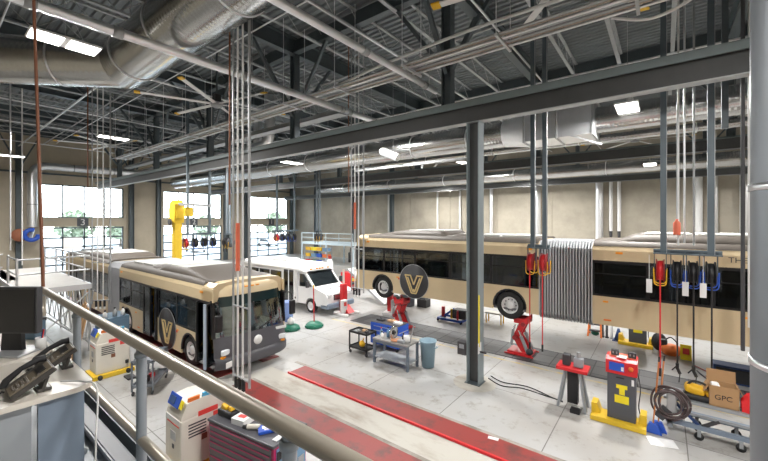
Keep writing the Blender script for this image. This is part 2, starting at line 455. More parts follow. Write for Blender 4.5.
# support columns under the farther beams at the back wall
for x in (-37.5, -30.5, -24.6):
    c = MB((x, 33.2, 0)).box(x-.2, x-.17, 33.0, 33.4, 0, 12).box(x+.17, x+.2, 33.0, 33.4, 0, 12).box(x-.18, x+.18, 33.18, 33.22, 0, 12)
    one(c, 'wall_column', 'steel_dark', 'dark steel column against the back wall, %s' % {-37.5: 'nearest the window corner', -30.5: 'just left of the storage deck', -24.6: 'right of the storage deck'}[x], 'column', (x, 33.2, 0), 'columns along the back wall')
worn('yellow_line', (.60, .46, .17), (.52, .49, .42), 3.0, .42, .58, .6)
mat('yellow_l', (.85, .70, .02), .45); mat('yellow_b', (.75, .50, .03), .45, 0, .15, 6)
mat('blue_dk', (.02, .05, .16), .5)
mat('hose_dark', (.085, .06, .06), .6)
mat('cloth_red', (.72, .02, .025), .7, 0, .15, 9)
mat('wood_o', (.55, .20, .06), .5)
mat('bench_steel', (.36, .35, .34), .4, .5, .2, 8)
mat('salmon_cloth', (.55, .26, .14), .8, 0, .2, 9)
mat('drum_blue', (.17, .25, .52), .5)
mat('deck_blue', (.50, .60, .66), .5)
mat('deck_alu', (.42, .40, .37), .5, .2, .1)
mat('cab_blue', (.10, .17, .24), .5)
mat('screen_blue', (.03, .08, .22), .3)
mat('cart_grey', (.20, .22, .25), .45)
mat('phone_face', (.17, .14, .10), .35)
mat('door_blue', (.42, .5, .62), .4)
mat('rust', (.35, .13, .07), .7, 0, .2)
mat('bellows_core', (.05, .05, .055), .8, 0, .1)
mat('grey_col', (.30, .32, .345), .45, .4, .15, 3)
LAMP_W = 820
SKY_W = 12.0
EXPO = -0.02
# ---------------------------------------------------------------- articulated bus (front at x=0 facing +x)
HWB = 1.29
def arch(xc, r, zc, z0, n=12):
    a0 = math.asin((z0-zc)/r); out = []
    for k in range(n+1):
        a = (PI-a0) + (a0-(PI-a0))*k/n
        out.append((xc+r*math.cos(a), zc+r*math.sin(a)))
    return out                      # from left (-x) to right (+x)
def low_panel(t, sgn, xa, xb, arches, z0=.32, z1=1.2):
    pts = [(xb, z1), (xa, z1), (xa, z0)]
    for xc in sorted(arches): pts += arch(xc, .60, .50, z0)
    pts.append((xb, z0))
    y = sgn*HWB
    return MB().prism(pts, 'xz', y, y-sgn*.05).build('side_panel', 'tan', t)
def front_strip(t, name, m, prof, x0=0.0, thick=.05, inset=0.0):
    rows = []
    for z, off, *ins in prof:
        w = HWB-(ins[0] if ins else 0)
        rows.append([(x0 - .25*abs(q/10)**4 + off, w*q/10, z) for q in range(-10, 11)])
    inner = [[(p[0]-thick-.02, p[1]*.97, p[2]) for p in r] for r in rows]
    b = MB(); b.grid(rows); b.grid(inner)
    loop_o = rows[0], rows[-1]; loop_i = inner[0], inner[-1]
    for o, i in zip(loop_o, loop_i): b.grid([o, i], False)
    b.grid([[r[0] for r in rows], [r[0] for r in inner]], False); b.grid([[r[-1] for r in rows], [r[-1] for r in inner]], False)
    return b.build(name, m, t)
def wheel(t, x, sgn, name='wheel', r=.5, rimr=.30, wd=.3, z=None, yo=1.24):
    y = sgn*yo; z = r if z is None else z
    w = MB((x, y, z)).lathe([(rimr, 0), (rimr+.02, 0.0), (r*.93, .0), (r, .05), (r, wd-.05), (r*.93, wd), (rimr, wd), (rimr, 0)], (x, y if sgn < 0 else y-wd, z), 28, 'y').build(name, 'rubber', t, (x, y, z))
    yc = -sgn
    h = MB(); d = -sgn
    h.lathe([(rimr, .0), (rimr-.03, .0), (rimr-.05, .07), (.16, .10), (.15, .03), (.09, .0), (.001, -.01)], (0, 0, 0), 28, 'y')
    if sgn > 0:
        h.v = [(v[0], -v[1], v[2]) for v in h.v]
    h.build('rim', 'rim', w)
    nut = MB()
    for k in range(10): nut.sphere((.2*math.cos(k*PI/5), sgn*-.075, .2*math.sin(k*PI/5)), .024, 6, 4)
    nut.build('wheel_nut', 'charcoal', w)
    return w
def roof_section():
    return [(-1.29, 2.30), (-1.29, 2.62), (-1.24, 2.74), (-1.10, 2.83), (-.6, 2.87), (0, 2.88), (.6, 2.87), (1.10, 2.83), (1.24, 2.74), (1.29, 2.62), (1.29, 2.30)]
def roof(t, xa, xb):
    MB().prism(roof_section(), 'yz', xa, xb).build('roof_panel', 'tan', t)
    xa2 = xa+.02; xb2 = min(xb-.6, -.95) if xb > -2 else xb-.02
    rows = []
    for i in range(13):
        x = xb2+(xa2-xb2)*i/12; k = min(1, i/1.5) if xb > -2 else 1
        rows.append([(x, y, z if z < 2.8 else 2.84+(z-2.84)*k) for y, z in ((-1.245, 2.745), (-1.20, 2.86), (-1.06, 2.91), (-.8, 2.93), (0, 2.94), (.8, 2.93), (1.06, 2.91), (1.20, 2.86), (1.245, 2.745))])
    b = MB(); b.grid(rows); b.add(rows[0], [tuple(range(9))]); b.add(rows[-1], [tuple(range(9))])
    b.build('roof_skin', 'fairing', t)
def hump(t, xa, xb, h, name, m, wy=.98, wt=.78, nose0=.9, nose1=.5, zb=2.84):
    rows = []; N = 20
    for i in range(N+1):
        x = xa+(xb-xa)*i/N; d0 = abs(x-xa); d1 = abs(xb-x)
        q0 = min(1, d0/nose0); k = min(q0*q0*(3-2*q0), math.sqrt(max(0, 1-(1-min(1, d1/nose1))**2)))
        hh = h*max(.02, k)
        rows.append([(x, -wy, zb-.06), (x, -wy, zb+hh*.25), (x, -wt-.06, zb+hh*.85), (x, -wt+.06, zb+hh), (x, 0, zb+hh*1.03), (x, wt-.06, zb+hh), (x, wt+.06, zb+hh*.85), (x, wy, zb+hh*.25), (x, wy, zb-.06)])
    b = MB(); b.grid(rows, True); b.add(rows[0], [tuple(range(9))]); b.add(rows[-1], [tuple(range(9))])
    return b.build(name, m, t)
def side_glass(t, sgn, xa, xb, n):
    y = sgn*HWB
    f = MB(); f.box(xa, xb, y-sgn*.0, y-sgn*.05, 1.2, 1.26); f.box(xa, xb, y, y-sgn*.05, 2.22, 2.31)
    w = (xb-xa)/n
    for k in range(n+1):
        x = xa+k*w; f.box(max(xa, x-.045), min(xb, x+.045), y, y-sgn*.05, 1.22, 2.28)
    for k in range(n):
        f.box(xa+k*w, xa+(k+1)*w, y-sgn*.012, y-sgn*.04, 1.88, 1.91)
    fr = f.build('window_frame', 'bus_black', t)
    for k in range(n):
        MB().box(xa+k*w+.03, xa+(k+1)*w-.03, y-sgn*.015, y-sgn*.03, 1.24, 2.24).build('side_window', 'bus_glass', fr)
def v_badge(t, x, sgn, m='gold'):
    y = sgn*(HWB+.004)
    d = MB().lathe([(.001, 0), (.73, 0), (.73, .012), (.001, .012)], (x, y if sgn > 0 else y-.012, .94), 48, 'y').build('round_badge', 'badge_dark', t)
    MB().lathe([(.715, .012), (.735, .012), (.735, .018), (.715, .018), (.715, .012)], (x, y if sgn > 0 else y-.03, .94), 48, 'y').build('badge_rim', 'galv_dull', d)
    b = MB(); yy = y+sgn*.012; y2 = yy+sgn*.012
    k = -sgn     # reading direction: +x on the right side, -x on the left side
    def q(*p): b.prism([(x+k*u, .94+v) for u, v in p], 'xz', yy, y2)
    th = .045
    # outer V outline, then an inner V, drawn as strokes
    def stroke(a, c, w=.058):
        dx, dz = c[0]-a[0], c[1]-a[1]; L = math.hypot(dx, dz); nx, nz = -dz/L*w/2, dx/L*w/2
        q((a[0]+nx, a[1]+nz), (c[0]+nx, c[1]+nz), (c[0]-nx, c[1]-nz), (a[0]-nx, a[1]-nz))
    stroke((-.44, .27), (-.12, -.50)); stroke((-.12, -.50), (.12, -.50)); stroke((.12, -.50), (.44, .27))
    stroke((-.46, .25), (-.16, .25)); stroke((.16, .25), (.46, .25))
    stroke((-.17, .27), (0, -.14)); stroke((0, -.14), (.17, .27))
    stroke((-.31, .17), (-.045, -.44)); stroke((.31, .17), (.045, -.44))
    stroke((-.045, -.44), (0, -.33)); stroke((.045, -.44), (0, -.33))
    b.build('v_emblem', m, d)
SEAT = MB().box(-.22, .22, -.45, .45, .30, .42, .03).cbox((-.2, 0, .74), (.09, .9, .72), RX(-.12, 3, 'Y'), .03).box(-.05, .05, -.3, .3, 0, .3)
def make_bus():
    t = thing('articulated_bus', '', 'bus', (0, 0, 0), 'tan articulated buses')
    # right (door) side
    low_panel(t, -1, -4.4, -1.20, [-1.85]); low_panel(t, -1, -8.6, -5.85, [-7.6]); low_panel(t, -1, -18.2, -10.2, [-15.2])
    low_panel(t, 1, -8.6, -.26, [-1.85, -7.6]); low_panel(t, 1, -18.2, -10.2, [-15.2])
    side_glass(t, -1, -4.4, -1.20, 2); side_glass(t, -1, -8.6, -5.85, 2); side_glass(t, -1, -17.2, -10.2, 5)
    side_glass(t, 1, -8.6, -.26, 5); side_glass(t, 1, -17.2, -10.2, 5)
    for xa, xb in ((-8.6, -.36), (-18.2, -10.2)): roof(t, xa, xb)
    for x in (-1.85, -7.6, -15.2):
        for sgn in (-1, 1):
            a = MB(); rows = []
            for k in range(13):
                an = PI*1.06*k/12-.10; rows.append([(x+r*math.cos(an), sgn*y, .5+r*math.sin(an)) for r, y in ((.60, HWB+.012), (.54, HWB+.012), (.54, HWB-.1), (.60, HWB-.1))])
            a.grid(rows, True, True); a.build('wheel_arch', 'bus_black', t)
            wheel(t, x, sgn)
    # interior
    fl = MB().box(-8.6, -.45, -1.22, 1.22, .33, .40).box(-18.15, -10.2, -1.22, 1.22, .33, .40).build('floor_deck', 'interior', t)
    MB().box(-18.15, -17.2, -1.24, 1.24, .4, 2.3).build('engine_bulkhead', 'interior', t)
    se = SEAT.build('passenger_seat', 'seat_blue', t, (-3.2, .72, .55)); first = True
    for x in (-3.2, -4.0, -5.0, -5.8, -6.6, -7.9, -10.8, -11.6, -12.4, -13.2, -14.3, -15.8, -16.5):
        for y in (-.72, .72):
            if first: first = False; se.location = (x, y, .5); continue
            if y < 0 and (-6.0 < x < -4.2): continue
            c = se.copy(); COL.objects.link(c); c.parent = t; c.location = (x, y, .5)
    for x, y in ((-4.45, -.95), (-5.75, -.95), (-1.4, -.8), (-5.0, -.3), (-6.2, .3), (-7.6, -.35), (-12, .3)):
        MB().rod((x, y, .4), (x, y, 2.3), .022).build('grab_pole', 'yellow', t)
    MB().tube(curve([(-5.2, -1.0, .95), (-5.4, -1.0, 1.35), (-5.7, -1.0, 1.5)]), .03).build('grab_rail', 'yellow', t)
    MB().bar((-.5, -1.1, .6), (-1.2, -1.0, 1.25), .04, .04).build('grab_rail', 'yellow', t)
    d = MB().box(-1.7, -1.62, .1, 1.2, .4, 1.7).build('driver_partition', 'bus_black', t)
    MB().box(-1.25, -.8, .35, .85, .75, .87, .04).cbox((-1.25, .6, 1.2), (.1, .5, .8), None, .04).build('driver_seat', 'charcoal', t)
    MB().box(-.62, -.5, -1.1, 1.15, .5, 1.22).build('dashboard', 'bus_black', t)
    # doors of the right side
    def leaf(x0, x1, y0, y1):
        a = Vector((x0, y0, 0)); b = Vector((x1, y1, 0)); m = MB(a)
        for z in (.38, 2.22): m.bar(a+Vector((0, 0, z)), b+Vector((0, 0, z)), .05, .07)
        for p in (a, b): m.bar(p+Vector((0, 0, .36)), p+Vector((0, 0, 2.24)), .06, .06)
        l = m.build('door_leaf', 'bus_black', t, a)
        g = MB(a); g.bar(a+Vector((0, 0, 1.3)), b+Vector((0, 0, 1.3)), .012, 1.84); g.build('door_glass', 'bus_glass', l)
        return l
    leaf(-4.47, -4.55, -1.33, -.85); leaf(-5.15, -5.8, -1.27, -1.27)
    l1 = leaf(-.46, -.50, -1.40, -.98); leaf(-1.16, -1.12, -1.36, -.98)
    MB((-.46, -1.40, 0)).box(-.52, -.42, -1.47, -1.42, .3, 2.26).build('door_edge', 'door_blue', l1)
    MB().box(-1.2, -.30, -1.29, -1.1, 2.22, 2.3).box(-5.85, -4.4, -1.29, -1.1, 2.22, 2.3).build('door_header', 'bus_black', t)
    MB().box(-1.2, -.3, -1.28, -.9, .30, .36).build('door_step', 'galv_dull', t)
    # front
    front_strip(t, 'bumper', 'mask', [(.25, .02), (.32, .08), (.55, .09), (.62, .03)], 0, .06)
    front_strip(t, 'front_mask', 'mask', [(.60, .02), (.9, .0), (1.22, -.05)])
    front_strip(t, 'windshield', 'windshield', [(1.22, -.05), (1.7, -.11), (2.12, -.18)], 0, .02)
    front_strip(t, 'destination_sign', 'sign_glass', [(2.12, -.18), (2.45, -.24)])
    front_strip(t, 'front_cap', 'tan', [(2.43, -.22), (2.62, -.25, .0), (2.73, -.30, .05), (2.81, -.40, .14), (2.86, -.56, .3)])
    MB().box(-.95, -.50, -1.0, 1.0, 2.5, 2.87, .05).box(-1.0, -.28, -1.29, -1.24, 2.30, 2.70).box(-1.0, -.28, 1.24, 1.29, 2.30, 2.70).build('cap_filler', 'tan', t)
    MB().box(-.20, -.16, -.022, .022, 1.2, 2.14).build('windshield_divider', 'bus_black', t)
    for s in (-1, 1):
        pz = MB().bar((-.30, s*1.27, 1.2), (-.40, s*1.26, 2.35), .09, .1); pz.build('corner_post', 'bus_black', t)
        h = MB()
        h.cbox((-.10, s*.93, .78), (.12, .46, .17), RX(s*-.32, 3, 'Z'), .04).build('headlight', 'headlamp', t)
        MB().cbox((-.13, s*.98, .63), (.1, .34, .06), RX(s*-.36, 3, 'Z'), .01).build('turn_signal', 'amber', t)
        MB().tube(curve([(-.3, s*1.2, 2.25), (.05, s*1.32, 2.25), (.12, s*1.33, 2.0)]), .022).box(.06, .18, s*1.22, s*1.44, 1.5, 2.0, .04).build('mirror', 'bus_black', t)
        MB().tube([(-.02, s*.15, 1.25), (-.1, s*.75, 1.5), (-.16, s*.7, 1.95)], .012).build('wiper', 'bus_black', t)
    for y in (-1.05, -.2, 0, .2, 1.05): MB().cbox((-.27-.2*abs(y)**3, y, 2.66), (.05, .12, .04)).build('marker_light', 'amber', t)
    MB().lathe([(.001, 0), (.15, 0), (.15, .02), (.001, .02)], (.0, .05, .92), 24, 'x').build('round_emblem', 'white', t)
    MB().cbox((-.045, .95, 1.1), (.02, .42, .09), RX(-.2, 3, 'Z')).build('fleet_decal', 'white', t)
    MB().cbox((.05, -.88, .43), (.02, .42, .17), RX(.24, 3, 'Z')).build('number_plate', 'white', t)
    # rear and roof
    MB().box(-18.3, -18.2, -1.27, 1.27, .35, 2.84, .02).build('rear_panel', 'tan', t)
    for s in (-1, 1): MB().box(-18.2, -17.2, s*1.29, s*1.24, 1.2, 2.3).build('side_panel', 'tan', t)
    hump(t, -.70, -5.0, .25, 'roof_fairing', 'fairing', 1.06, .88, 2.4, .35, 2.87)
    hump(t, -5.05, -6.0, .15, 'roof_fairing', 'fairing', 1.0, .84, .3, .4, 2.86)
    hump(t, -10.5, -14.4, .26, 'roof_fairing', 'fairing', 1.08, .92, .9, .5, 2.86)
    hump(t, -14.6, -17.9, .14, 'roof_fairing', 'fairing', 1.0, .84, .5, .5, 2.86)
    for xa, xb, zt in ((-3.0, -3.7, 3.13), (-3.75, -4.75, 3.14), (-6.1, -7.1, 3.0), (-7.2, -8.2, 3.0), (-11.5, -12.6, 3.16), (-12.7, -14.0, 3.16), (-15, -16.4, 3.04)):
        MB().box(xa, xb, -.86, .86, zt-.12, zt, .02).build('roof_hatch', 'fairing_top', t)
    MB().box(-16.6, -17.5, -.7, .7, 2.9, 3.1, .06).build('roof_vent', 'mask', t)
    # bellows: dark folded core with pale rib frames
    rows = []; N = 38
    def ring(x, k, top, bo, e=.2):
        return [(x, -k, bo+e), (x, -k+e, bo), (x, k-e, bo), (x, k, bo+e), (x, k, top-e), (x, k-e, top), (x, -k+e, top), (x, -k, top-e)]
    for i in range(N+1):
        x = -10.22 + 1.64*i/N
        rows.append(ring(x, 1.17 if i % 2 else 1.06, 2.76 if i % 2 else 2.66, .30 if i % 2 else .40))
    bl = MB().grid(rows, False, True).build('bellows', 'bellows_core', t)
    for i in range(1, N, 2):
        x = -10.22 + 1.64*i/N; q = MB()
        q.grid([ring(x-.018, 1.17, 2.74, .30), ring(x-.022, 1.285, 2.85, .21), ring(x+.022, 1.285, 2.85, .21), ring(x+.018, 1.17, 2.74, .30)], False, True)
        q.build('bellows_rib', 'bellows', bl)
    # small fittings
    for x in (-2.7, -6.6, -10.55, -13.6, -17.5):
        for s in (-1, 1):
            MB().box(x-.07, x+.07, s*(HWB-.01), s*(HWB+.015), 1.02, 1.07).build('side_marker', 'amber', t)
    for x in (-1.0, -8.3, -10.9):
        for s in (-1, 1): MB().box(x-.09, x+.09, s*(HWB-.02), s*(HWB+.02), 2.52, 2.58).build('turn_repeater', 'amber', t)
    for x in (-6.3, -10.6):
        for s in (-1, 1): MB().box(x-.1, x+.1, s*(HWB-.01), s*(HWB+.014), .46, .51).build('reflector', 'orange', t)
    v_badge(t, -3.55, -1); v_badge(t, -3.55, 1)
    for s in (-1, 1): MB().box(-2.95, -2.72, s*(HWB-.01), s*(HWB+.004), .95, 1.02).build('red_decal', 'label_red', t)
    letters('THE', .20, 'charcoal', 'lettering', t, (-13.47, HWB+.004, 2.50), (PI/2, 0, PI), .004)
    return t
bus1 = make_bus()
bus1['label'] = 'tan articulated bus at left on the red runway with its front door open'
bus1.location = (-10.45, 6.71, .022)
bus2 = dup(bus1, (-11.95, 14.2, 1.28), PI, 'tan articulated bus raised off the floor on red scissor lifts')
bus1.rotation_euler = (0, 0, 0)

# ---------------------------------------------------------------- white shuttle minibus (front at x=0 facing +x, right side y<0)
def make_van():
    t = thing('minibus', 'white cutaway shuttle minibus parked behind the left tan bus', 'minibus', (-13.35, 13.5, 0))
    hw = 1.08
    b = MB(); b.box(-7.4, -2.25, -hw, hw, .38, 2.22, .08)
    # rounded roof
    sec = [(-hw, 2.1), (-hw, 2.22), (-hw+.1, 2.38), (-hw+.35, 2.46), (0, 2.5), (hw-.35, 2.46), (hw-.1, 2.38), (hw, 2.22), (hw, 2.1)]
    b.prism(sec, 'yz', -7.4, -2.2)
    b.build('body', 'white_van', t)
    rows = []
    for x, dz, k in ((-2.2, 0, 1), (-1.95, -.03, .99), (-1.72, -.12, .95), (-1.6, -.27, .9)):
        rows.append([(x, y*k, z+dz if z > 2.15 else z) for y, z in sec])
    c = MB(); c.grid(rows, True); c.add(rows[-1], [tuple(range(9))]); c.build('cab_cap', 'white_van', t)
    # cab: side profile
    prof = [(-2.3, .40), (-2.3, 2.12), (-1.72, 2.12), (-.98, 1.36), (-.12, 1.12), (.0, .95), (.0, .5), (-.5, .40)]
    hwc = .98
    pf = [(x, z) for x, z in prof[:-2]] + [(0, .5), (-.62, .42)] + list(reversed(arch(-1.2, .42, .36, .42))) + [(-1.8, .42)]
    cab = MB().prism(pf, 'xz', -hwc, hwc).build('cab', 'white_van', t)
    MB().cbox((-1.36, 0, 1.745), (1.04, 1.72, .02), RX(math.atan2(.76, .74), 3, 'Y')).build('windshield', 'van_glass', t)
    for s in (-1, 1):
        MB().prism([(-2.1, 1.3), (-2.1, 1.98), (-1.72, 1.98), (-1.12, 1.36)], 'xz', s*(hwc-.005), s*(hwc+.008)).build('cab_window', 'van_glass', t)
        MB().tube([(-1.25, s*1.0, 1.4), (-1.2, s*1.2, 1.45)], .02).box(-1.24, -1.12, s*1.12, s*1.32, 1.35, 1.68, .03).build('mirror', 'charcoal', t)
        MB().cbox((-.10, s*.72, .98), (.22, .38, .22), RX(s*-.25, 3, 'Z'), .05).build('headlight', 'headlamp', t)
        wheel(t, -1.2, s, 'wheel', .36, .22, .22, .36, 1.0); wheel(t, -5.6, s, 'wheel', .36, .22, .22, .36, 1.09)
        MB().lathe([(.42, 0), (.47, 0), (.47, .03), (.42, .03), (.42, 0)], (-5.6, s*1.09 if s < 0 else s*1.06, .40), 24, 'y').build('wheel_arch', 'charcoal', t)
        MB().box(-7.2, -2.3, s*hw, s*(hw+.012), .62, .72).build('side_stripe', 'charcoal', t)
    g = MB().box(-.06, .03, -.5, .5, .72, 1.02, .03).build('grille', 'charcoal', t)
    gb = MB()
    for z in (.79, .87, .95): gb.box(.02, .045, -.46, .46, z-.015, z+.015)
    gb.build('grille_bar', 'chrome', g)
    MB().box(-.5, .10, -.98, .98, .32, .6, .07).build('bumper', 'panel_blue', t)
    MB().box(.09, .11, -.02, .3, .42, .54).build('number_plate', 'white', t)
    MB().box(-.9, -.5, -.3, -.0, 1.235, 1.25).box(-.9, -.5, .2, .5, 1.235, 1.25).build('hood_vent', 'charcoal', t)
    for y in (-.62, -.2, .0, .2, .62): MB().box(-1.68, -1.58, y-.07, y+.07, 2.17, 2.25, .02).build('marker_light', 'amber', t)
    MB().lathe([(.001, 0), (.1, 0), (.1, .012), (.001, .012)], (-1.66, 0, 2.02), 20, 'x').build('round_emblem', 'charcoal', t)
    # passenger door and windows, right side
    y = -hw
    d = MB().box(-3.35, -2.42, y-.02, y+.03, .40, 2.12).build('passenger_door', 'charcoal', t)
    MB().box(-3.28, -2.93, y-.03, y-.018, .55, 2.02).box(-2.84, -2.49, y-.03, y-.018, .55, 2.02).build('door_glass', 'van_glass', d)
    for x in (-3.35, -2.885, -2.42): MB().box(x-.03, x+.03, y-.04, y, .4, 2.14).build('door_frame', 'white_van', d)
    for s in (-1, 1):
        for xa, xb in ((-4.55, -3.55), (-5.65, -4.65), (-6.5, -5.75), (-7.2, -6.6)):
            f = MB().box(xa, xb, s*hw-.01, s*(hw+.014), 1.18, 2.0).build('window_frame', 'charcoal', t)
            MB().box(xa+.06, xb-.06, s*(hw+.0), s*(hw+.018), 1.24, 1.94).build('side_window', 'van_glass', f)
    MB().box(-7.44, -7.38, -.8, .8, 1.1, 2.0).build('rear_window', 'van_glass', t)
    MB().box(-5.3, -3.9, -.5, .5, 2.48, 2.58, .04).build('roof_vent', 'white_van', t)
    return t
make_van()
# ---------------------------------------------------------------- ducts
def rings(parent, org, xs, R, name='joint_ring'):
    for x in xs:
        MB().lathe([(R, -.02), (R+.025, -.02), (R+.025, .02), (R, .02), (R, -.02)], (x, 0, 0), 32, 'x').build(name, 'galv', parent)
def straight(t, x0, x1, R, m='spiral', name='duct_run'):
    return MB().tube([(x0, 0, 0), (x1, 0, 0)], R, 40).build(name, m, t)
# nearest duct: comes along the bays, then turns off at 45 degrees
t = thing('spiral_duct', 'fat shiny round spiral duct with a bend, nearest the viewer at top left', 'duct', (-13.4, 3.93, 9.7))
straight(t, 0.0, 22, .70); rings(t, None, (1.1, 3.6, 6.6, 9.6, 12.6), .70)
R2 = MB().tube([(0, 0, 0), (11, 0, 0)], .70, 40)
o = R2.build('duct_run', 'spiral', t); o.rotation_euler = (0, 0, PI+PI/4)
MB().sphere((0, 0, 0), .70, 32, 20).build('elbow', 'spiral', t)
r = MB()
for x in (1.75, 5.0, 8.2): r.lathe([(.70, -.02), (.725, -.02), (.725, .02), (.70, .02), (.70, -.02)], (x, 0, 0), 32, 'x')
for nm, xx in (('joint_ring', 1.75), ('joint_ring', 5.0)):
    o = MB().lathe([(.70, -.02), (.725, -.02), (.725, .02), (.70, .02), (.70, -.02)], (xx, 0, 0), 32, 'x').build(nm, 'galv', t); o.rotation_euler = (0, 0, PI+PI/4)
for x in (2.2, 8.0, 14.0): MB().rod((x, -.5, .45), (x, -.5, 3.1), .012).rod((x, .5, .45), (x, .5, 3.1), .012).build('hanger_wire', 'galv_dull', t)
# middle duct with plenum
t = thing('spiral_duct', 'large round spiral duct running between the nearest and the middle long beam', 'duct', (-38, 15.5, 8.55))
straight(t, 0, 32.6, .55); rings(t, None, (4, 8, 12, 16, 20, 24, 28, 31), .55)
b = MB(); b.grid([[(32.6, .55*math.cos(k*PI/16), .55*math.sin(k*PI/16)) for k in range(33)],
                  [(33.6, max(-.75, min(.75, 1.1*math.cos(k*PI/16))), max(-.6, min(.6, .9*math.sin(k*PI/16)))) for k in range(33)]]); b.build('transition', 'galv', t)
MB().box(33.6, 36.0, -.75, .75, -.6, .6, .01).build('plenum', 'galv', t)
for x in (33.6, 34.8, 36.0): MB().box(x-.03, x+.03, -.79, .79, -.64, .64).build('plenum_flange', 'galv_dull', t)
MB().bar((35.3, -.78, -.6), (36.3, -.78, -1.05), .06, .06).build('support_strut', 'galv', t)
straight(t, 36, 47, .48); rings(t, None, (38, 41, 44), .48)
for x in (3, 9, 15, 21, 27): MB().rod((x, -.55, 0), (x, -.55, 3.8), .012).rod((x, .55, 0), (x, .55, 3.8), .012).build('hanger_wire', 'galv_dull', t)
MB().tube(fillet([(14, 0, .3), (14, 0, 1.6), (14, 0, 4.0)], .5), .3, 20).build('branch_riser', 'galv', t)
MB().tube(fillet([(26.5, -.3, -.1), (26.5, -.95, -.15), (27.6, -.95, -.6)], .6, 8), .20, 20).build('branch_elbow', 'galv', t)
MB().box(24.5, 31.0, -.75, -.55, -1.02, -.92).build('branch_tray', 'galv_dull', t)
t = thing('spiral_duct', 'round spiral duct farthest back, running above the farthest long beam', 'duct', (-31, 28.0, 8.3))
straight(t, 0, 41, .43); rings(t, None, (4, 10, 16, 22, 28, 33), .43)
for x in (3, 11, 19, 27, 35): MB().rod((x, -.42, 0), (x, -.42, 4.0), .012).rod((x, .42, 0), (x, .42, 4.0), .012).build('hanger_wire', 'galv_dull', t)
t = thing('supply_pipe', 'slim pale round duct just below the large middle duct at the right', 'duct', (-14, 18.3, 8.4))
straight(t, 0, 23, .17); rings(t, None, (3, 7, 11, 15, 19), .17)
# exhaust pipe: up the door wall, along it, then over the bays and up
t = thing('exhaust_duct', 'bright round exhaust duct climbing beside the left door and turning along the wall', 'duct', (-42.0, 5.8, 4.3))
MB((-42.0, 5.8, 4.3)).tube(fillet([(-42.0, 5.8, 4.3), (-42, 5.8, 9.5), (-42, 13.5, 9.6), (-19.6, 13.5, 9.6), (-19.6, 13.5, 12.7)], 1.0, 8), .32, 24).build('duct_run', 'galv', t)
for p, a in (((-42, 5.8, 6.2), 'z'), ((-42, 8.5, 9.53), 'y'), ((-42, 11.5, 9.57), 'y'), ((-36, 13.5, 9.6), 'x'), ((-30, 13.5, 9.6), 'x'), ((-24, 13.5, 9.6), 'x')):
    MB((-42.0, 5.8, 4.3)).lathe([(.32, -.03), (.35, -.03), (.35, .03), (.32, .03), (.32, -.03)], p, 24, a).build('joint_ring', 'galv_dull', t)
t = thing('exhaust_hose_reel', 'blue exhaust hose coiled on a rusty drum under the duct beside the left door', 'hose reel', (-41.4, 5.3, 3.2))
MB().lathe([(.001, -.12), (.5, -.12), (.52, 0), (.5, .12), (.001, .12)], (-.15, -.3, .45), 28, 'x').build('drum', 'rust', t)
MB().tube([(.15, .35+.42*math.cos(a*PI/14+1.2), .45+.42*math.sin(a*PI/14+1.2)) for a in range(24)], .17, 12).build('hose', 'blue', t)
MB().tube([(-.6, .5, .9), (-.3, .4, .6), (.1, .2, .1)], .16, 12).build('collar', 'galv', t)
# two big pipes crossing the view overhead
def pipe_y(x, z, y0, y1, r, label, couple):
    t = thing('overhead_pipe', label, 'pipe', (x, y0, z))
    MB((x, y0, z)).tube([(x, y0, z), (x, y1, z)], r, 20).build('pipe_run', 'galv', t)
    for y in couple: MB((x, y0, z)).lathe([(r, -.09), (r+.02, -.09), (r+.02, .09), (r, .09), (r, -.09)], (x, y, z), 20, 'y').build('coupling', 'galv_dull', t)
    for y in couple[::2]: MB((x, y0, z)).rod((x, y+.3, z+r), (x, y+.3, 12.2), .01).build('hanger_rod', 'galv_dull', t)
pipe_y(-9.25, 8.85, -4.5, 11.4, .105, 'long silver pipe slanting down across the top left, passing below the fat duct', (1.25, 2.6, 5.5, 9.4, 9.8))
pipe_y(-5.62, 8.85, -4.5, 9.9, .085, 'silver pipe slanting from the top edge to the post above the nearest beam', (2.5, 6.5, 9.2))
MB()
# ---------------------------------------------------------------- conduit bundles and roof pipes
t = thing('conduit_rack', 'bundle of parallel grey conduits on trapeze hangers crossing above the nearest beam', 'conduit rack', (-30, 8.5, 9.1))
for k in range(7): MB((-30, 8.5, 9.1)).rod((-30, 8.15+k*.12, 9.1+.02*(k % 2)), (9, 8.15+k*.12, 9.1+.02*(k % 2)), .034, 8).build('conduit', ['galv_dull', 'skin_metal', 'galv', 'joist'][k % 4], t)
x = -29
while x < 8:
    MB((-30, 8.5, 9.1)).box(x-.03, x+.03, 8.0, 9.0, 9.0, 9.06).rod((x, 8.02, 9.0), (x, 8.02, 12.1), .012, 6).rod((x, 8.98, 9.0), (x, 8.98, 12.1), .012, 6).build('trapeze_hanger', 'galv', t); x += 2.6
t = thing('cable_tray', 'pale flat cable tray running toward the window wall above the left bus', 'cable tray', (-41, 12.3, 9.9))
MB((-41, 12.3, 9.9)).box(-41, -12, 12.0, 12.04, 9.85, 10.05).box(-41, -12, 12.56, 12.6, 9.85, 10.05).box(-41, -12, 12.0, 12.6, 9.85, 9.88).build('tray', 'galv_dull', t)
for x in (-39, -34, -29, -24, -19, -14): MB((-41, 12.3, 9.9)).rod((x, 12.02, 9.9), (x, 12.02, 12.2), .012).rod((x, 12.58, 9.9), (x, 12.58, 12.2), .012).build('hanger_rod', 'galv_dull', t)
def run(name, pts, r, m, label, cat, grp=None, fr=.3):
    return one(MB(pts[0]).tube(fillet(pts, fr), r, 8), name, m, label, cat, pts[0], grp)
k = 0
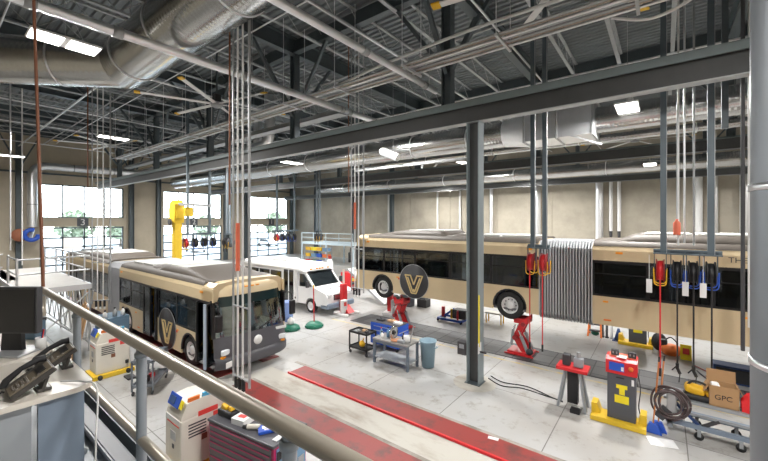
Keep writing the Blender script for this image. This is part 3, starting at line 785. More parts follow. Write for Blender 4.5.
for y, z, r, x0, x1, nm in ((1.6, 11.2, .03, -42, 9, 'nearest the viewer'), (2.3, 11.25, .03, -42, 9, 'second nearest the viewer'), (5.0, 11.0, .05, -42, -16, 'thick one above the platform'),
                        (6.4, 11.3, .035, -42, 9, 'crossing above the left bus'), (7.0, 11.3, .025, -40, 9, 'thin one above the left bus'), (11.6, 11.2, .04, -42, 9, 'just behind the nearest long beam'),
                        (16.8, 10.9, .05, -42, 9, 'above the large middle duct'), (19.0, 11.2, .04, -42, 9, 'in front of the middle long beam'), (23.0, 10.6, .05, -42, 9, 'behind the middle long beam'), (25.6, 9.8, .06, -42, 9, 'in front of the farthest duct')):
    run('sprinkler_pipe', [(x0, y, z), (x1, y, z)], r, ['galv', 'galv_dull'][k % 2], 'long straight pipe under the roof joists, %s' % nm, 'pipe', 'roof pipes along the bays'); k += 1
for x, z, nm in ((-39, 10.9, 'closest to the window wall'), (-32, 11.0, 'second from the window wall'), (-25.5, 10.8, 'third from the window wall'), (-17.5, 10.9, 'left of the middle of the roof'), (-7.5, 10.7, 'over the middle column'), (-3.9, 10.5, 'left of the two at upper right'), (3.5, 10.9, 'over the right edge')):
    run('cross_pipe', [(x, -4.5, z), (x, 33, z)], .035, 'galv', 'straight pipe crossing the hall under the roof, %s' % nm, 'pipe', 'roof pipes across the bays')
run('flexible_hose', curve([(-14, 9.2, 9.4), (-10, 9.1, 9.55), (-7.15, 9, 9.75), (-5.4, 9, 9.85), (-3.7, 9, 9.9), (-2, 9, 9.88), (-.8, 9.0, 9.86)]), .045, 'white', 'pale flexible hose draped along the conduit bundle above the middle column', 'hose')
run('flexible_hose', curve([(-.9, 9.4, 9.3), (-.2, 9.4, 9.05), (.5, 9.4, 9.25), (1.0, 9.4, 9.75)]), .035, 'white', 'pale cable looping below the conduit bundle at top right', 'hose')
# ---------------------------------------------------------------- lights
LAMPS = [(-11.15, 2.1, 9.0, 'above the platform at top left, closest to the viewer'), (-22, 6.0, 9.0, 'hanging over the rear of the left bus'), (-33.3, 3.6, 9.0, 'near the left edge by the window wall'),
         (-.92, 14.1, 8.47, 'glaring in front of the duct at upper right'), (-11, 13.2, 9.0, 'over the nose of the raised bus'), (-17.7, 13.75, 8.3, 'over the white minibus'), (-33, 17.4, 9.0, 'far left above the second door'),
         (-31, 24.2, 8.5, 'above the third door'), (-17.5, 29.5, 8.2, 'left of three along the back wall'), (-9.3, 29.3, 8.2, 'middle one along the back wall'), (-.63, 26.6, 8.15, 'right one along the back wall'), (-11.4, 24.1, 9.0, 'just right of the middle column, seen under the duct'),
         (1.5, 2.4, 9.0, 'behind the viewer over the walkway'), (9, 4.0, 9.0, 'far right above the walkway end'), (8, 13.2, 8.6, 'off to the right of the raised bus'), (9.5, 28, 9.0, 'in the right back corner')]
def make_lamp():
    t = thing('high_bay_light', '', 'ceiling light', (0, 0, 0), 'high bay lights')
    MB().box(-.32, .32, -.64, .64, .0, .05, .01).box(-.1, .1, -.3, .3, .05, .11).build('housing', 'white', t)
    for s in (-1, 1): MB().box(-.29, .29, s*.06, s*.61, -.012, .0).build('lens', 'lamp', t)
    MB().rod((0, -.4, .05), (0, -.15, .6), .006, 6).rod((0, .4, .05), (0, .15, .6), .006, 6).rod((0, 0, .1), (0, 0, 3.0), .008, 6).build('hanger_wire', 'galv_dull', t)
    return t
LP = None
def area(name, loc, sx, sy, e, rot=(0, 0, 0), col=(1, .98, .95)):
    l = bpy.data.lights.new(name, 'AREA'); l.shape = 'RECTANGLE'; l.size = sx; l.size_y = sy; l.energy = e; l.color = col
    o = bpy.data.objects.new(name, l); COL.objects.link(o); o.location = loc; o.rotation_euler = rot
    return o
for i, (x, y, z, nm) in enumerate(LAMPS):
    lab = 'glowing twin-panel high bay light, %s' % nm
    if LP is None: LP = make_lamp(); LP.location = (x, y, z); LP['label'] = lab
    else: dup(LP, (x, y, z), 0, lab)
    area('lamp_light', (x, y, z-.04), .4, 1.2, LAMP_W)
# ---------------------------------------------------------------- ceiling fans
def make_fan():
    t = thing('ceiling_fan', '', 'fan', (0, 0, 0), 'large ceiling fans')
    MB().lathe([(.001, -.12), (.22, -.12), (.26, -.02), (.26, .06), (.001, .06)], (0, 0, 0), 24).build('hub', 'galv_dull', t)
    MB().box(-.14, .14, -.14, .14, .06, .42, .03).build('motor', 'charcoal', t)
    MB().rod((0, 0, .4), (0, 0, 2.4), .04).build('downrod', 'steel_dark', t)
    for k in range(6):
        a = k*PI/3+math.radians(9)
        R = RX(a, 3, 'Z') @ RX(.18, 3, 'X')
        b = MB().cbox(R @ Vector((1.5, 0, 0)), (2.7, .17, .035), R, .01).build('blade', 'white', t)
        MB().cbox(R @ Vector((2.93, 0, 0)), (.22, .2, .05), R, .012).build('blade_tip', 'yellow', b)
    return t
fan = make_fan()
for i, (x, y, nm) in enumerate(((-1.44, 8.1, 'nearest, at the top right'), (-15.7, 8.1, 'above the front of the left bus'), (-30, 8.1, 'far left near the window wall'), (-1.44, 28.2, 'far right below the ducts'), (-15.7, 28.2, 'far back left of the middle column'))):
    lab = 'large ceiling fan with pale blades and yellow tips, %s' % nm
    if i == 0: fan.location = (x, y, 10); fan['label'] = lab
    else: dup(fan, (x, y, 10), 0, lab)
# ---------------------------------------------------------------- hose reel racks
def rack(x, y, along, span, ext, label):
    t = thing('reel_rack', label, 'rack', (x, y, 4.0), 'steel racks for hose reels')
    for s in (0, 1):
        m = MB()
        if along == 'x': m.box(s*span-.06, s*span+.06, -.06, .06, 0, 7.98)
        else: m.box(-.06, .06, s*span-.06, s*span+.06, 0, 7.98)
        m.build('upright', 'strut', t)
        m = MB()
        if along == 'x': m.box(s*span+.061, s*span+.075, -.07, -.05, 0, 7.98)
        m.v and m.build('upright_edge', 'galv_dull', t)
    a, b = -ext, span+ext
    m = MB()
    if along == 'x': m.box(a, b, -.05, .05, .0, .09).box(a, b, -.16, .16, -.03, -.0)
    else: m.box(-.05, .05, a, b, .0, .09).box(-.16, .16, a, b, -.03, .0)
    m.build('crossbar', 'strut', t)
    return t
rack(0.0, 11.5, 'x', .89, .2, 'steel rack hanging in front of the raised bus at right, holding four reels')
rack(-3.15, 11.5, 'x', .34, .14, 'narrow steel rack hanging at the bellows of the raised bus, holding two reels')
rack(-22.2, 9.7, 'y', 1.3, .35, 'steel rack hanging in front of the door numbered 2')
rack(-21.1, 11.5, 'x', .34, .14, 'narrow steel rack hanging right of the door numbered 2')
rack(-24.0, 17.2, 'y', 1.7, .35, 'steel rack hanging in front of the third glazed door')
rack(-22.5, 20.0, 'x', .34, .14, 'narrow steel rack hanging in front of the far corner column')
def make_reel(name, core, guard, hose, hl, nozz):
    t = thing('hose_reel', '', 'hose reel', (0, 0, 0))
    for s in (-1, 1): MB().lathe([(.001, 0), (.28, 0), (.29, .012), (.28, .024), (.001, .024)], (s*.075-.012, 0, 0), 24, 'x').build('flange', core, t)
    MB().lathe([(.001, -.06), (.24, -.06), (.25, 0), (.24, .06), (.001, .06)], (0, 0, 0), 24, 'x').build('wound_hose', hose, t)
    MB().box(-.13, -.11, -.05, .05, -.05, .5).box(.11, .13, -.05, .05, -.05, .5).box(-.13, .13, -.05, .05, .46, .5).build('bracket', 'steel_dark', t)
    for s in (-1, 1): MB().tube(fillet([(-.13, s*.18, .05), (-.12, s*.2, -.36), (.12, s*.2, -.36), (.13, s*.18, .05)], .1), .014, 8).build('guard', guard, t)
    h = MB().tube([(0, -.23, 0), (0, -.23, -hl)], .017 if nozz != 'cord' else .014, 8).build('hose', hose, t)
    if nozz == 'gun': MB().tube([(0, -.23, -hl), (0, -.23, -hl-.12), (.05, -.25, -hl-.24)], .035, 8).tube([(.0, -.23, -hl-.05), (-.1, -.2, -hl-.2)], .014, 6).tube([(.05, -.25, -hl-.24), (.03, -.25, -hl-.45)], .012, 6).build('nozzle', 'black', h)
    else: MB().rod((0, -.23, -hl), (0, -.23, -hl-.2), .03).build('coupling', 'black', h)
    return t
rr = make_reel('r', 'red_dark', 'yellow', 'red', 2.4, 'c'); rb = make_reel('b', 'black', 'blue', 'black', 2.2, 'gun')
rr.location = (-3.18, 11.5, 3.55); rr['label'] = 'red hose reel with yellow guard at the raised bus bellows, left of two'; rr['group'] = 'hose reels'
dup(rr, (-2.82, 11.5, 3.55), 0, 'red hose reel with yellow guard at the raised bus bellows, right of two', 'hose reels')
dup(rr, (-.06, 11.5, 3.55), 0, 'red hose reel with yellow guard, leftmost on the four-reel rack at right', 'hose reels')
rb.location = (.27, 11.5, 3.55); rb['label'] = 'black hose reel just right of the red reel on the four-reel rack at right'; rb['group'] = 'hose reels'
dup(rb, (.57, 11.5, 3.55), 0, 'black hose reel third from the left on the four-reel rack at right', 'hose reels')
dup(rb, (.89, 11.5, 3.55), 0, 'black hose reel at the right end of the four-reel rack at right', 'hose reels')
for x, y, n, where in ((-22.2, 9.55, 'y', 'the rack before the door numbered 2'), (-24.0, 17.15, 'y', 'the rack before the third glazed door')):
    for k, nm in enumerate(('small red hose reel, first', 'small black hose reel, second', 'small black hose reel, third', 'small black hose reel, last')):
        dup(rr if k == 0 else rb, (x, y+k*.55, 3.5), PI/2, '%s on %s' % (nm, where), 'hose reels', ('hose',))
ry = None
for x, y, where in ((-21.05, 11.5, 'right of the door numbered 2'), (-22.45, 20.0, 'before the far corner column')):
    for k in (0, 1):
        lab = 'small black reel with yellow guard %s, %s of the pair' % (where, ('left', 'right')[k])
        if ry is None:
            ry = make_reel('y', 'charcoal', 'yellow', 'black', .35, 'c'); ry.location = (x, y, 3.5); ry['label'] = lab; ry['group'] = 'hose reels'
        else: dup(ry, (x+k*.34, y, 3.5), 0, lab, 'hose reels')
for k, x in enumerate((-.28, .42, .74)):
    t = thing('instruction_tag', 'white paper tag hanging from the four-reel rack, %s' % ('left of the red reel', 'between the two middle black reels', 'left of the rightmost reel')[k], 'tag', (x, 11.25, 3.0), 'paper tags on the reel rack')
    MB().box(-.06, .06, -.004, .004, 0, .34).build('card', 'paper', t); MB().rod((0, 0, .34), (0, .0, .95), .006, 6).build('string', 'white', t)
t = thing('red_canister', 'small red canister hanging above the four-reel rack before the raised bus', 'canister', (.27, 11.65, 4.45))
MB().lathe([(.001, 0), (.07, 0), (.075, .05), (.075, .3), (.03, .36), (.03, .4), (.001, .4)], (0, 0, 0), 16).build('bottle', 'salmon', t)
MB().rod((0, 0, .4), (0, 0, 3.3), .012).build('supply_pipe', 'galv_dull', t)
for k, (x, z, nm) in enumerate(((.30, 4.2, 'left'), (.42, 4.25, 'middle'), (.60, 4.2, 'right'))):
    run('drop_pipe', [(x, 11.75, z), (x, 11.75, 12)], .022, ['white', 'galv', 'galv_dull'][k], 'thin vertical supply pipe dropping to the four-reel rack, %s of three' % nm, 'pipe', 'drop pipes at the reel rack')
# ---------------------------------------------------------------- fluid drop frames
def make_drop():
    t = thing('fluid_drop', '', 'pipe frame', (0, 0, 0), 'vertical fluid pipe frames')
    MB().rod((-.26, 0, -.1), (-.26, 0, 10.8), .026).build('post', 'galv_dull', t)
    MB().rod((.44, 0, -.1), (.44, 0, 10.8), .034).build('post', 'galv_dull', t)
    MB().rod((-.26, 0, .05), (.44, 0, .05), .03).build('crossbar', 'galv_dull', t)
    MB().rod((-.26, 0, 1.75), (.44, 0, 1.75), .022).build('crossbar', 'galv_dull', t)
    MB().rod((-.43, 0, 4.2), (-.43, 0, 10.8), .022).build('copper_pipe', 'copper', t)
    p = MB().rod((-.06, 0, .0), (-.06, 0, 10.8), .024).build('white_pipe', 'white', t)
    MB().rod((-.06, 0, 2.6), (-.06, 0, 3.75), .05, 12).build('red_sleeve', 'salmon', p)
    MB().rod((.16, 0, .0), (.16, 0, 10.8), .024).build('white_pipe', 'white', t)
    for x in (-.1, .06, .22):
        c = MB().rod((x, -.02, -.22), (x, -.02, .06), .045, 10).build('coupling', 'black', t)
        MB().rod((x, -.02, -.32), (x, -.02, -.22), .04, 10).build('coupling_tip', 'white', c)
    return t
fd = make_drop(); fd.location = (-8.05, 4.7, 1.0); fd['label'] = 'tall frame of vertical pipes with a red sleeve in front of the left bus windshield'
dup(fd, (-10.45, 11.5, 1.85), 0, 'tall frame of vertical pipes in front of the nose of the raised bus')
dup(fd, (-19.9, 4.9, 1.2), .9, 'tall frame of vertical pipes beside the work platform at left', None, ('red_sleeve',))
run('air_pipe', [(1.31, 10.5, 2.1), (1.31, 10.5, 12)], .035, 'charcoal', 'dark vertical pipe hanging at the far right before the raised bus', 'pipe')
run('air_pipe', [(1.41, 10.5, 2.6), (1.41, 10.5, 12)], .03, 'white', 'bright vertical pipe beside the dark one at the far right', 'pipe')
run('drop_pipe', [(-27.5, 3.4, 2.4), (-27.5, 3.4, 12)], .03, 'white', 'thin pale vertical pipe in front of the left edge of the number 3 door', 'pipe')
run('drop_pipe', [(-22.8, 2.45, 3.5), (-22.8, 2.45, 12)], .028, 'galv', 'pale vertical pipe rising from the work platform at left', 'pipe')
# thin wires near the viewer, dark strut right
one(MB((1.2, 11.8, 7)).box(1.1, 1.22, 11.7, 11.8, 7.0, 12), 'support_strut', 'steel_dark', 'short dark strut above the beams at the right edge', 'post', (1.2, 11.8, 7))
# round column close to the viewer at the right edge
t = thing('round_column', 'thick grey round column close to the viewer at the right edge', 'column', (.41, 1.85, 0))
MB().tube([(0, 0, 0), (0, 0, 12.7)], .16, 40).build('shaft', 'grey_col', t)
for z in (4.3, 4.92): MB().lathe([(.16, -.012), (.166, -.012), (.166, .012), (.16, .012), (.16, -.012)], (0, 0, z), 32).build('band_clamp', 'galv', t)
# back wall downpipes
for k, (x, w_, m, z0, nm) in enumerate(((-25.5, .12, 'white', 0, 'leftmost'), (-19.0, .10, 'white', 0, 'left of the raised bus'), (-16.4, .10, 'white', 4.0, 'first behind the raised bus roof'),(-13.1, .16, 'galv', 0, 'left of the middle column'), (-8.9, .30, 'galv', 0, 'thick one just right of the middle column'), (-4.1, .28, 'galv', 0, 'thick one above the bellows'),
                           (-3.3, .13, 'white', 4.0, 'first of the white pair right of the bellows'), (-2.75, .13, 'white', 4.0, 'second of the white pair right of the bellows'), (2.0, .2, 'white', 0, 'right of the four-reel rack'), (2.8, .2, 'galv', 0, 'second from the right edge'), (4.3, .26, 'galv', 0, 'rightmost'))):
    t = thing('wall_pipe', 'vertical pipe on the concrete back wall, %s' % nm, 'pipe', (x, YB-.2, z0), 'pipes on the back wall')
    MB().tube([(0, 0, 0), (0, 0, 8.6-z0)], w_, 14).build('pipe', m, t)
    if z0: MB().tube([(0, 0, -.5), (0, 0, .02)], w_*.8, 12).build('pipe_end', 'charcoal', t)
for k, (x, nm) in enumerate(((-30.8, 'left'), (-30.3, 'middle'), (-29.6, 'right'))):
    run('wall_conduit', [(x, 33.8, 0), (x, 33.8, 11)], .09, ['galv', 'white', 'galv_dull'][k], 'vertical conduit on the wall near the far corner, %s of three' % nm, 'pipe', 'conduits near the far corner')
# ---------------------------------------------------------------- floor runways, pit covers, paint
def strip(x0, x1, y0, y1, m, name, label, cat, z=.02, edge=None):
    t = thing(name, label, cat, ((x0+x1)/2, (y0+y1)/2, 0))
    MB(t.location).box(x0, x1, y0, y1, .001, z).build('deck_plate', m, t)
    if edge: MB(t.location).box(x0, x1, y0-.05, y0, .001, z+.035).build('raised_edge', edge, t)
    return t
strip(-9.9, 12, 5.42, 6.14, 'red_runway', 'lift_runway', 'worn red runway strip on the floor, nearest the viewer in front of the left bus', 'lift runway')
strip(-9.35, 12, 7.15, 7.80, 'red_runway', 'lift_runway', 'worn red runway strip on the floor, the farther one with a bright red edge', 'lift runway', .02, 'red')
strip(-29.5, -10.75, 5.05, 6.13, 'red_runway', 'lift_runway', 'red runway strip under the near wheels of the left bus', 'lift runway')
strip(-29.5, -10.75, 7.15, 7.80, 'red_runway', 'lift_runway', 'red runway strip hidden under the far wheels of the left bus', 'lift runway')
one(MB((0, 6.64, 0)).box(-10.2, 12, 6.16, 7.08, .001, .006), 'runway_slab', 'lane_conc', 'pale worn concrete strip between the two red runways', 'floor slab', (0, 6.64, 0))
for y0, y1, nm in ((6.14, 6.26, 'behind the nearer red runway'), (7.80, 7.92, 'behind the farther red runway')):
    one(MB((0, y0, 0)).box(-9.9, 12, y0, y1, .001, .008), 'runway_gutter', 'dirt_line', 'dirty grey edging strip %s' % nm, 'edging', (0, y0, 0))
t = strip(-11.9, 12, 12.75, 14.2, 'pit_plate', 'pit_cover', 'long dark plated pit cover under the raised bus', 'pit cover', .012)
MB(t.location).box(-11.9, 12, 12.69, 12.75, .001, .014).box(-11.9, 12, 14.2, 14.26, .001, .014).build('rim', 'charcoal', t)
one(MB((0, 12.38, 0)).box(-12.8, 9, 12.32, 12.43, .0008, .004), 'floor_line', 'yellow_line', 'faded yellow line painted on the floor along the pit cover', 'floor line', (0, 12.38, 0))
one(MB((-4.4, 10.1, 0)).lathe([(.001, .007), (.35, .007), (.6, .003), (.62, .0005)], (-4.43, 10.1, 0), 20), 'column_grout', 'lane_conc', 'pale grout patch around the foot of the middle column', 'floor patch', (-4.4, 10.1, 0))

# ---------------------------------------------------------------- red pit lifts under the raised bus
def make_lift():
    t = thing('scissor_lift', '', 'lift', (0, 0, 0), 'red lifts under the raised bus')
    MB().box(-.42, .42, -.34, .34, .014, .12, .02).box(-.5, .5, -.4, -.34, .014, .05).box(-.5, .5, .34, .4, .014, .05).build('base', 'red', t)
    for s in (-1, 1):
        MB().bar((.20, s*.2, .10), (-.14, s*.2, .66), .10, .22).build('lower_arm', 'red', t)
        MB().bar((-.14, s*.2, .62), (.10, s*.2, 1.18), .10, .20).build('upper_arm', 'red', t)
        c = MB().rod((.30, s*.27, .12), (.06, s*.27, .72), .06, 12).build('hydraulic_cylinder', 'panel_grey', t)
        MB().rod((.06, s*.27, .72), (-.02, s*.27, .92), .035, 12).build('piston_rod', 'chrome', c)
        c = MB().rod((-.27, s*.3, .35), (-.2, s*.3, .95), .05, 12).build('hydraulic_cylinder', 'panel_grey', t)
        MB().rod((-.2, s*.3, .95), (-.14, s*.3, 1.12), .03, 12).build('piston_rod', 'chrome', c)
    MB().rod((-.14, -.36, .64), (-.14, .36, .64), .09, 14).build('pivot', 'red_dark', t)
    MB().rod((.14, -.34, 1.18), (.14, .34, 1.18), .075, 14).build('pivot', 'red_dark', t)
    MB().box(-.2, .3, -.3, .3, 1.18, 1.34, .04).build('saddle', 'red', t)
    for s in (-1, 1): MB().prism([(-.2, 1.30), (-.2, 1.5), (-.08, 1.38), (.18, 1.38), (.3, 1.5), (.3, 1.30)], 'xz', s*.25-.05, s*.25+.05).build('cradle_fork', 'red', t)
    MB().lathe([(.001, -.08), (.10, -.08), (.12, 0), (.10, .08), (.001, .08)], (.36, -.3, .2), 16, 'y').build('guide_roller', 'charcoal', t)
    return t
sl = make_lift(); sl.scale = (1, 1, .95); sl.location = (-4.08, 13.45, 0); sl['label'] = 'red scissor lift under the middle wheels of the raised bus'
dup(sl, (-9.3, 13.25, 0), 0, 'red scissor lift beside the front wheel of the raised bus, behind the blue cabinet')

# mobile column lifts near the noses
def make_mobile():
    t = thing('column_lift', '', 'column lift', (0, 0, 0), 'red and white mobile column lifts')
    MB().box(-.45, .55, -.5, -.36, .02, .14, .02).box(-.45, .55, .36, .5, .02, .14, .02).box(-.45, -.1, -.5, .5, .02, .16, .02).build('base_frame', 'white', t)
    MB().box(-.30, -.06, -.16, .16, .14, 1.55, .02).build('mast', 'red', t)
    MB().prism([(-.1, .14), (.4, .14), (-.06, .5)], 'xz', -.22, .22).build('fork_carriage', 'red', t)
    c = MB().box(-.02, .2, -.42, -.1, .16, .8, .03).build('control_housing', 'white', t)
    MB().box(.2, .21, -.36, -.18, .5, .7).build('red_mark', 'label_red', c)
    MB().box(-.22, -.14, -.04, .04, 1.55, 2.3).build('guide_post', 'cream', t)
    for x, y in ((-.4, -.43), (-.4, .43), (.48, -.43), (.48, .43)): MB().lathe([(.001, -.03), (.07, -.03), (.07, .03), (.001, .03)], (x, y, .07), 14, 'y').build('caster', 'charcoal', t)
    return t
mc = make_mobile(); mc.location = (-12.9, 13.45, 0); mc['label'] = 'red and white mobile column lift standing in front of the minibus'
dup(mc, (-11.0, 15.0, 0), .3, 'red and white mobile column lift below the nose of the raised bus')

# ---------------------------------------------------------------- grey control cabinets with red head
def make_control():
    t = thing('lift_console', '', 'control console', (0, 0, 0), 'grey control consoles on yellow bases')
    MB().box(-.28, .28, -.16, .22, .12, 1.20, .01).build('cabinet', 'cabinet_grey', t)
    h = MB().prism([(-.19, 1.20), (-.17, 1.50), (-.02, 1.56), (.24, 1.56), (.24, 1.20)], 'yz', -.31, .31).build('head', 'red', t)
    R = MB()
    n = Vector((0, -.30, .02))
    MB().box(-.24, .06, -.196, -.183, 1.27, 1.46).build('display', 'blue', h)
    MB().box(.0, .05, -.2, -.19, 1.29, 1.38).build('display_figure', 'white', h)
    MB().lathe([(.001, -.03), (.05, -.03), (.05, 0), (.001, 0)], (.19, -.185, 1.37), 16, 'y').build('stop_button', 'orange', h)
    MB().box(-.1, .1, -.1, .1, 1.562, 1.572).build('notice', 'paper', h)
    MB().box(-.26, .28, -.04, .26, 1.56, 1.565).build('top_cover', 'salmon', h)
    for x in (-.14, .2):
        b = MB().box(x-.08, x+.08, .02, .10, 1.56, 1.70, .01).build('outlet_box', 'charcoal', t)
        MB().box(x-.05, x-.02, .01, .02, 1.61, 1.66).box(x+.02, x+.05, .01, .02, 1.61, 1.66).build('socket', 'galv_dull', b)
    s = MB().box(-.10, .12, -.166, -.158, .86, .95).box(-.04, .07, -.166, -.158, .72, .88).box(-.13, .15, -.166, -.158, .52, .70).build('warning_sticker', 'yellow_l', t)
    MB().box(.20, .25, -.166, -.158, .98, 1.12).build('paper_label', 'paper', t)
    MB().box(-.1, .06, -.17, -.155, 1.1, 1.125).build('handle', 'black', t)
    b = MB().box(-.62, .48, -.30, .22, .0, .12, .015).prism([(-.62, .1), (-.62, .34), (-.5, .34), (-.42, .1)], 'xz', -.1, .22).prism([(.32, .1), (.36, .34), (.48, .34), (.48, .1)], 'xz', -.1, .22).build('base', 'yellow_b', t)
    MB().tube(curve([(.29, .05, 1.3), (.36, .03, .9), (.33, -.02, .5), (.36, .0, .3)]), .012, 6).build('cable', 'black', t)
    return t
lc = make_control(); lc.location = (-.78, 10.25, 0); lc['label'] = 'grey console with red head and yellow stickers on a yellow base, beside the brooms'
dup(lc, (-.78, 17.0, 0), 0, 'grey console on a yellow base half hidden below the raised bus')

# red-topped stand
t = thing('jack_stand', 'stand with grey legs and a red top plate, left of the red-headed console', 'jack stand', (-1.85, 10.4, 0))
for sx in (-1, 1):
    for sy in (-1, 1): MB().bar((sx*.32, sy*.2, 0), (sx*.16, sy*.1, .98), .05, .15).build('leg', 'panel_grey', t)
MB().box(-.12, .12, -.1, .1, .1, .95).build('inner_frame', 'black', t)
MB().box(-.36, .36, -.26, .26, .96, 1.04, .01).build('top_plate', 'red', t)
MB().box(-.24, -.06, -.1, .1, 1.04, 1.32, .02).build('adapter', 'charcoal', t)
MB().box(.02, .24, -.1, .1, 1.04, 1.28, .03).build('adapter', 'panel_grey', t)
MB().rod((.13, 0, 1.28), (.13, 0, 1.42), .05).build('adapter_pin', 'galv_dull', t)

# ---------------------------------------------------------------- right bench on casters
t = thing('lift_table', 'long grey steel table on casters at lower right, loaded with a carton', 'work table', (1.4, 10.75, 0))
o = (1.4, 10.75, 0)
MB(o).box(.0, 3.4, 10.45, 11.15, .74, .80, .01).build('table_top', 'panel_grey', t)
MB(o).box(.05, 3.4, 10.45, 10.52, .22, .32).box(.05, 3.4, 11.08, 11.15, .22, .32).build('lower_rail', 'panel_blue', t)
MB(o).bar((.1, 10.5, .52), (3.4, 10.5, .52), .05, .05).build('middle_rail', 'panel_grey', t)
for x in (.12, 3.1):
    for y in (10.5, 11.1): MB(o).box(x-.05, x+.05, y-.05, y+.05, .12, .76).build('leg', 'panel_grey', t)
MB(o).bar((.2, 10.52, .70), (.62, 10.52, .30), .10, .05).build('brace', 'blue_dk', t)
MB(o).bar((.55, 10.5, .2), (.95, 10.5, .5), .06, .06).build('brace', 'charcoal', t)
for x in (.62, 1.28, 3.1):
    for y in (10.46, 11.1): 
        MB(o).lathe([(.001, -.03), (.08, -.03), (.085, 0), (.08, .03), (.001, .03)], (x, y, .085), 16, 'y').build('caster', 'black', t)
        MB(o).box(x-.03, x+.03, y-.05, y-.035, .085, .24).box(x-.03, x+.03, y+.035, y+.05, .085, .24).build('caster_fork', 'panel_grey', t)
t = thing('hose_coil', 'thick dark hose coiled and hung on the left end of the long steel table', 'hose', (.14, 10.36, .36))
for k in range(6): MB().tube([(.03*((k*2) % 5-2)+(.30-.012*k)*math.cos(a*PI/16), -.02*k+.03*math.sin(a*PI/5+k), .33+.02*(k % 3)+(.38-.025*k)*math.sin(a*PI/16)) for a in range(33)], .022, 8).build('hose_loop', 'hose_dark', t)
MB().box(-.08, .10, -.06, .06, .1, .62, .03).build('hanger_bracket', 'galv_dull', t)
MB().cbox((-.15, -.05, .1), (.2, .05, .3), RX(.6, 3, 'Y')).build('clip_plate', 'charcoal', t)
t = thing('tool_bag', 'yellow and black power tool lying on the steel table left of the carton', 'tool', (.62, 10.7, .80))
MB().box(-.26, .26, -.16, .16, 0, .14, .05).build('lower_body', 'black', t)
MB().cbox((-.06, 0, .22), (.36, .26, .2), RX(.15, 3, 'Y'), .07).build('housing', 'yellow', t)
MB().cbox((.22, 0, .18), (.2, .22, .14), RX(-.3, 3, 'Y'), .05).build('front_cover', 'yellow', t)
MB().tube(curve([(-.22, -.05, .24), (-.1, -.05, .4), (.1, -.05, .38), (.22, -.05, .22)]), .025).build('handle', 'black', t)
t = thing('cardboard_carton', 'open brown cardboard carton with dark lettering on the steel table', 'carton', (1.02, 10.72, .80), None, .05)
for a in ((-.24, .24, -.18, -.168), (-.24, .24, .168, .18), (-.24, -.228, -.18, .18), (.228, .24, -.18, .18)): MB().box(a[0], a[1], a[2], a[3], 0, .44).build('side', 'cardboard', t)
MB().box(-.24, .24, -.18, .18, 0, .012).build('bottom', 'cardboard', t)
MB().cbox((0, .2, .56), (.48, .012, .24), RX(-.15, 3, 'X')).build('flap', 'cardboard', t)
MB().cbox((-.28, 0, .36), (.012, .34, .2), RX(.5, 3, 'Y')).build('flap', 'cardboard', t)
MB().cbox((.27, 0, .38), (.012, .34, .14), RX(-.4, 3, 'Y')).build('flap', 'cardboard', t)
MB().box(-.2, -.05, -.15, .1, .2, .45, .04).build('packing_paper', 'paper', t)
letters('GPC', .15, 'black', 'lettering', t, (-.01, -.182, .20), (PI/2, 0, 0), .002)
t = MB((1.55, 10.66, .80)); rows = []
for i in range(17):
    u = i/16; x = 1.3+u*.72; rows.append([(x, 10.66+w*(.10+.14*math.sin(u*PI)**2), .80+max(.0, .12+.16*math.sin(u*7+w)*math.cos(w*3+u*4)+.16*math.exp(-((u-.15)*5)**2))*(1-abs(w)**4)) for w in [q/6 for q in range(-6, 7)]])
t.grid(rows); t.grid([[(p[0], p[1], .80) for p in r] for r in rows])
one(t, 'red_cloth', 'cloth_red', 'crumpled red cloth hanging over the steel table right of the carton', 'cloth', (1.55, 10.66, .80))
for k, (dx, lab) in enumerate(((0, 'long broom with orange stick leaning by the console, left of two'), (.09, 'long orange handled brush leaning by the console, right of two'))):
    t = thing('broom', lab, 'broom', (-.18+dx, 10.2, 0), 'brooms beside the console')
    t.location.y += (.14 if dx else 0)
    MB().rod((0, 0, .2), (.10, .25, 1.55), .016).build('handle', 'wood_o', t)
    MB().rod((.10, .25, 1.55), (.108, .27, 1.66), .02).build('grip', 'black', t)
    MB().prism([(-.16, 0), (.16, 0), (.07, .22), (-.07, .22)], 'xz', -.05, .05).build('brush_head', 'blue', t)
one(MB().cbox((0, 0, .004), (.5, .34, .006), RX(.3, 3, 'Z')), 'paper_sheet', 'paper', 'white sheet of paper lying on the floor below the broom', 'paper', (-.02, 9.85, 0))
one(MB().cbox((0, 0, .004), (.22, .10, .006), RX(.2, 3, 'Z')), 'paper_scrap', 'paper', 'small white scrap of paper on the farther red runway', 'paper', (-2.95, 7.72, .022))
t = thing('floor_box', 'small dark box with yellow lid on the floor left of the red-headed console', 'box', (-1.75, 10.05, 0))
MB().box(-.1, .12, -.08, .1, 0, .1, .01).build('body', 'black', t)

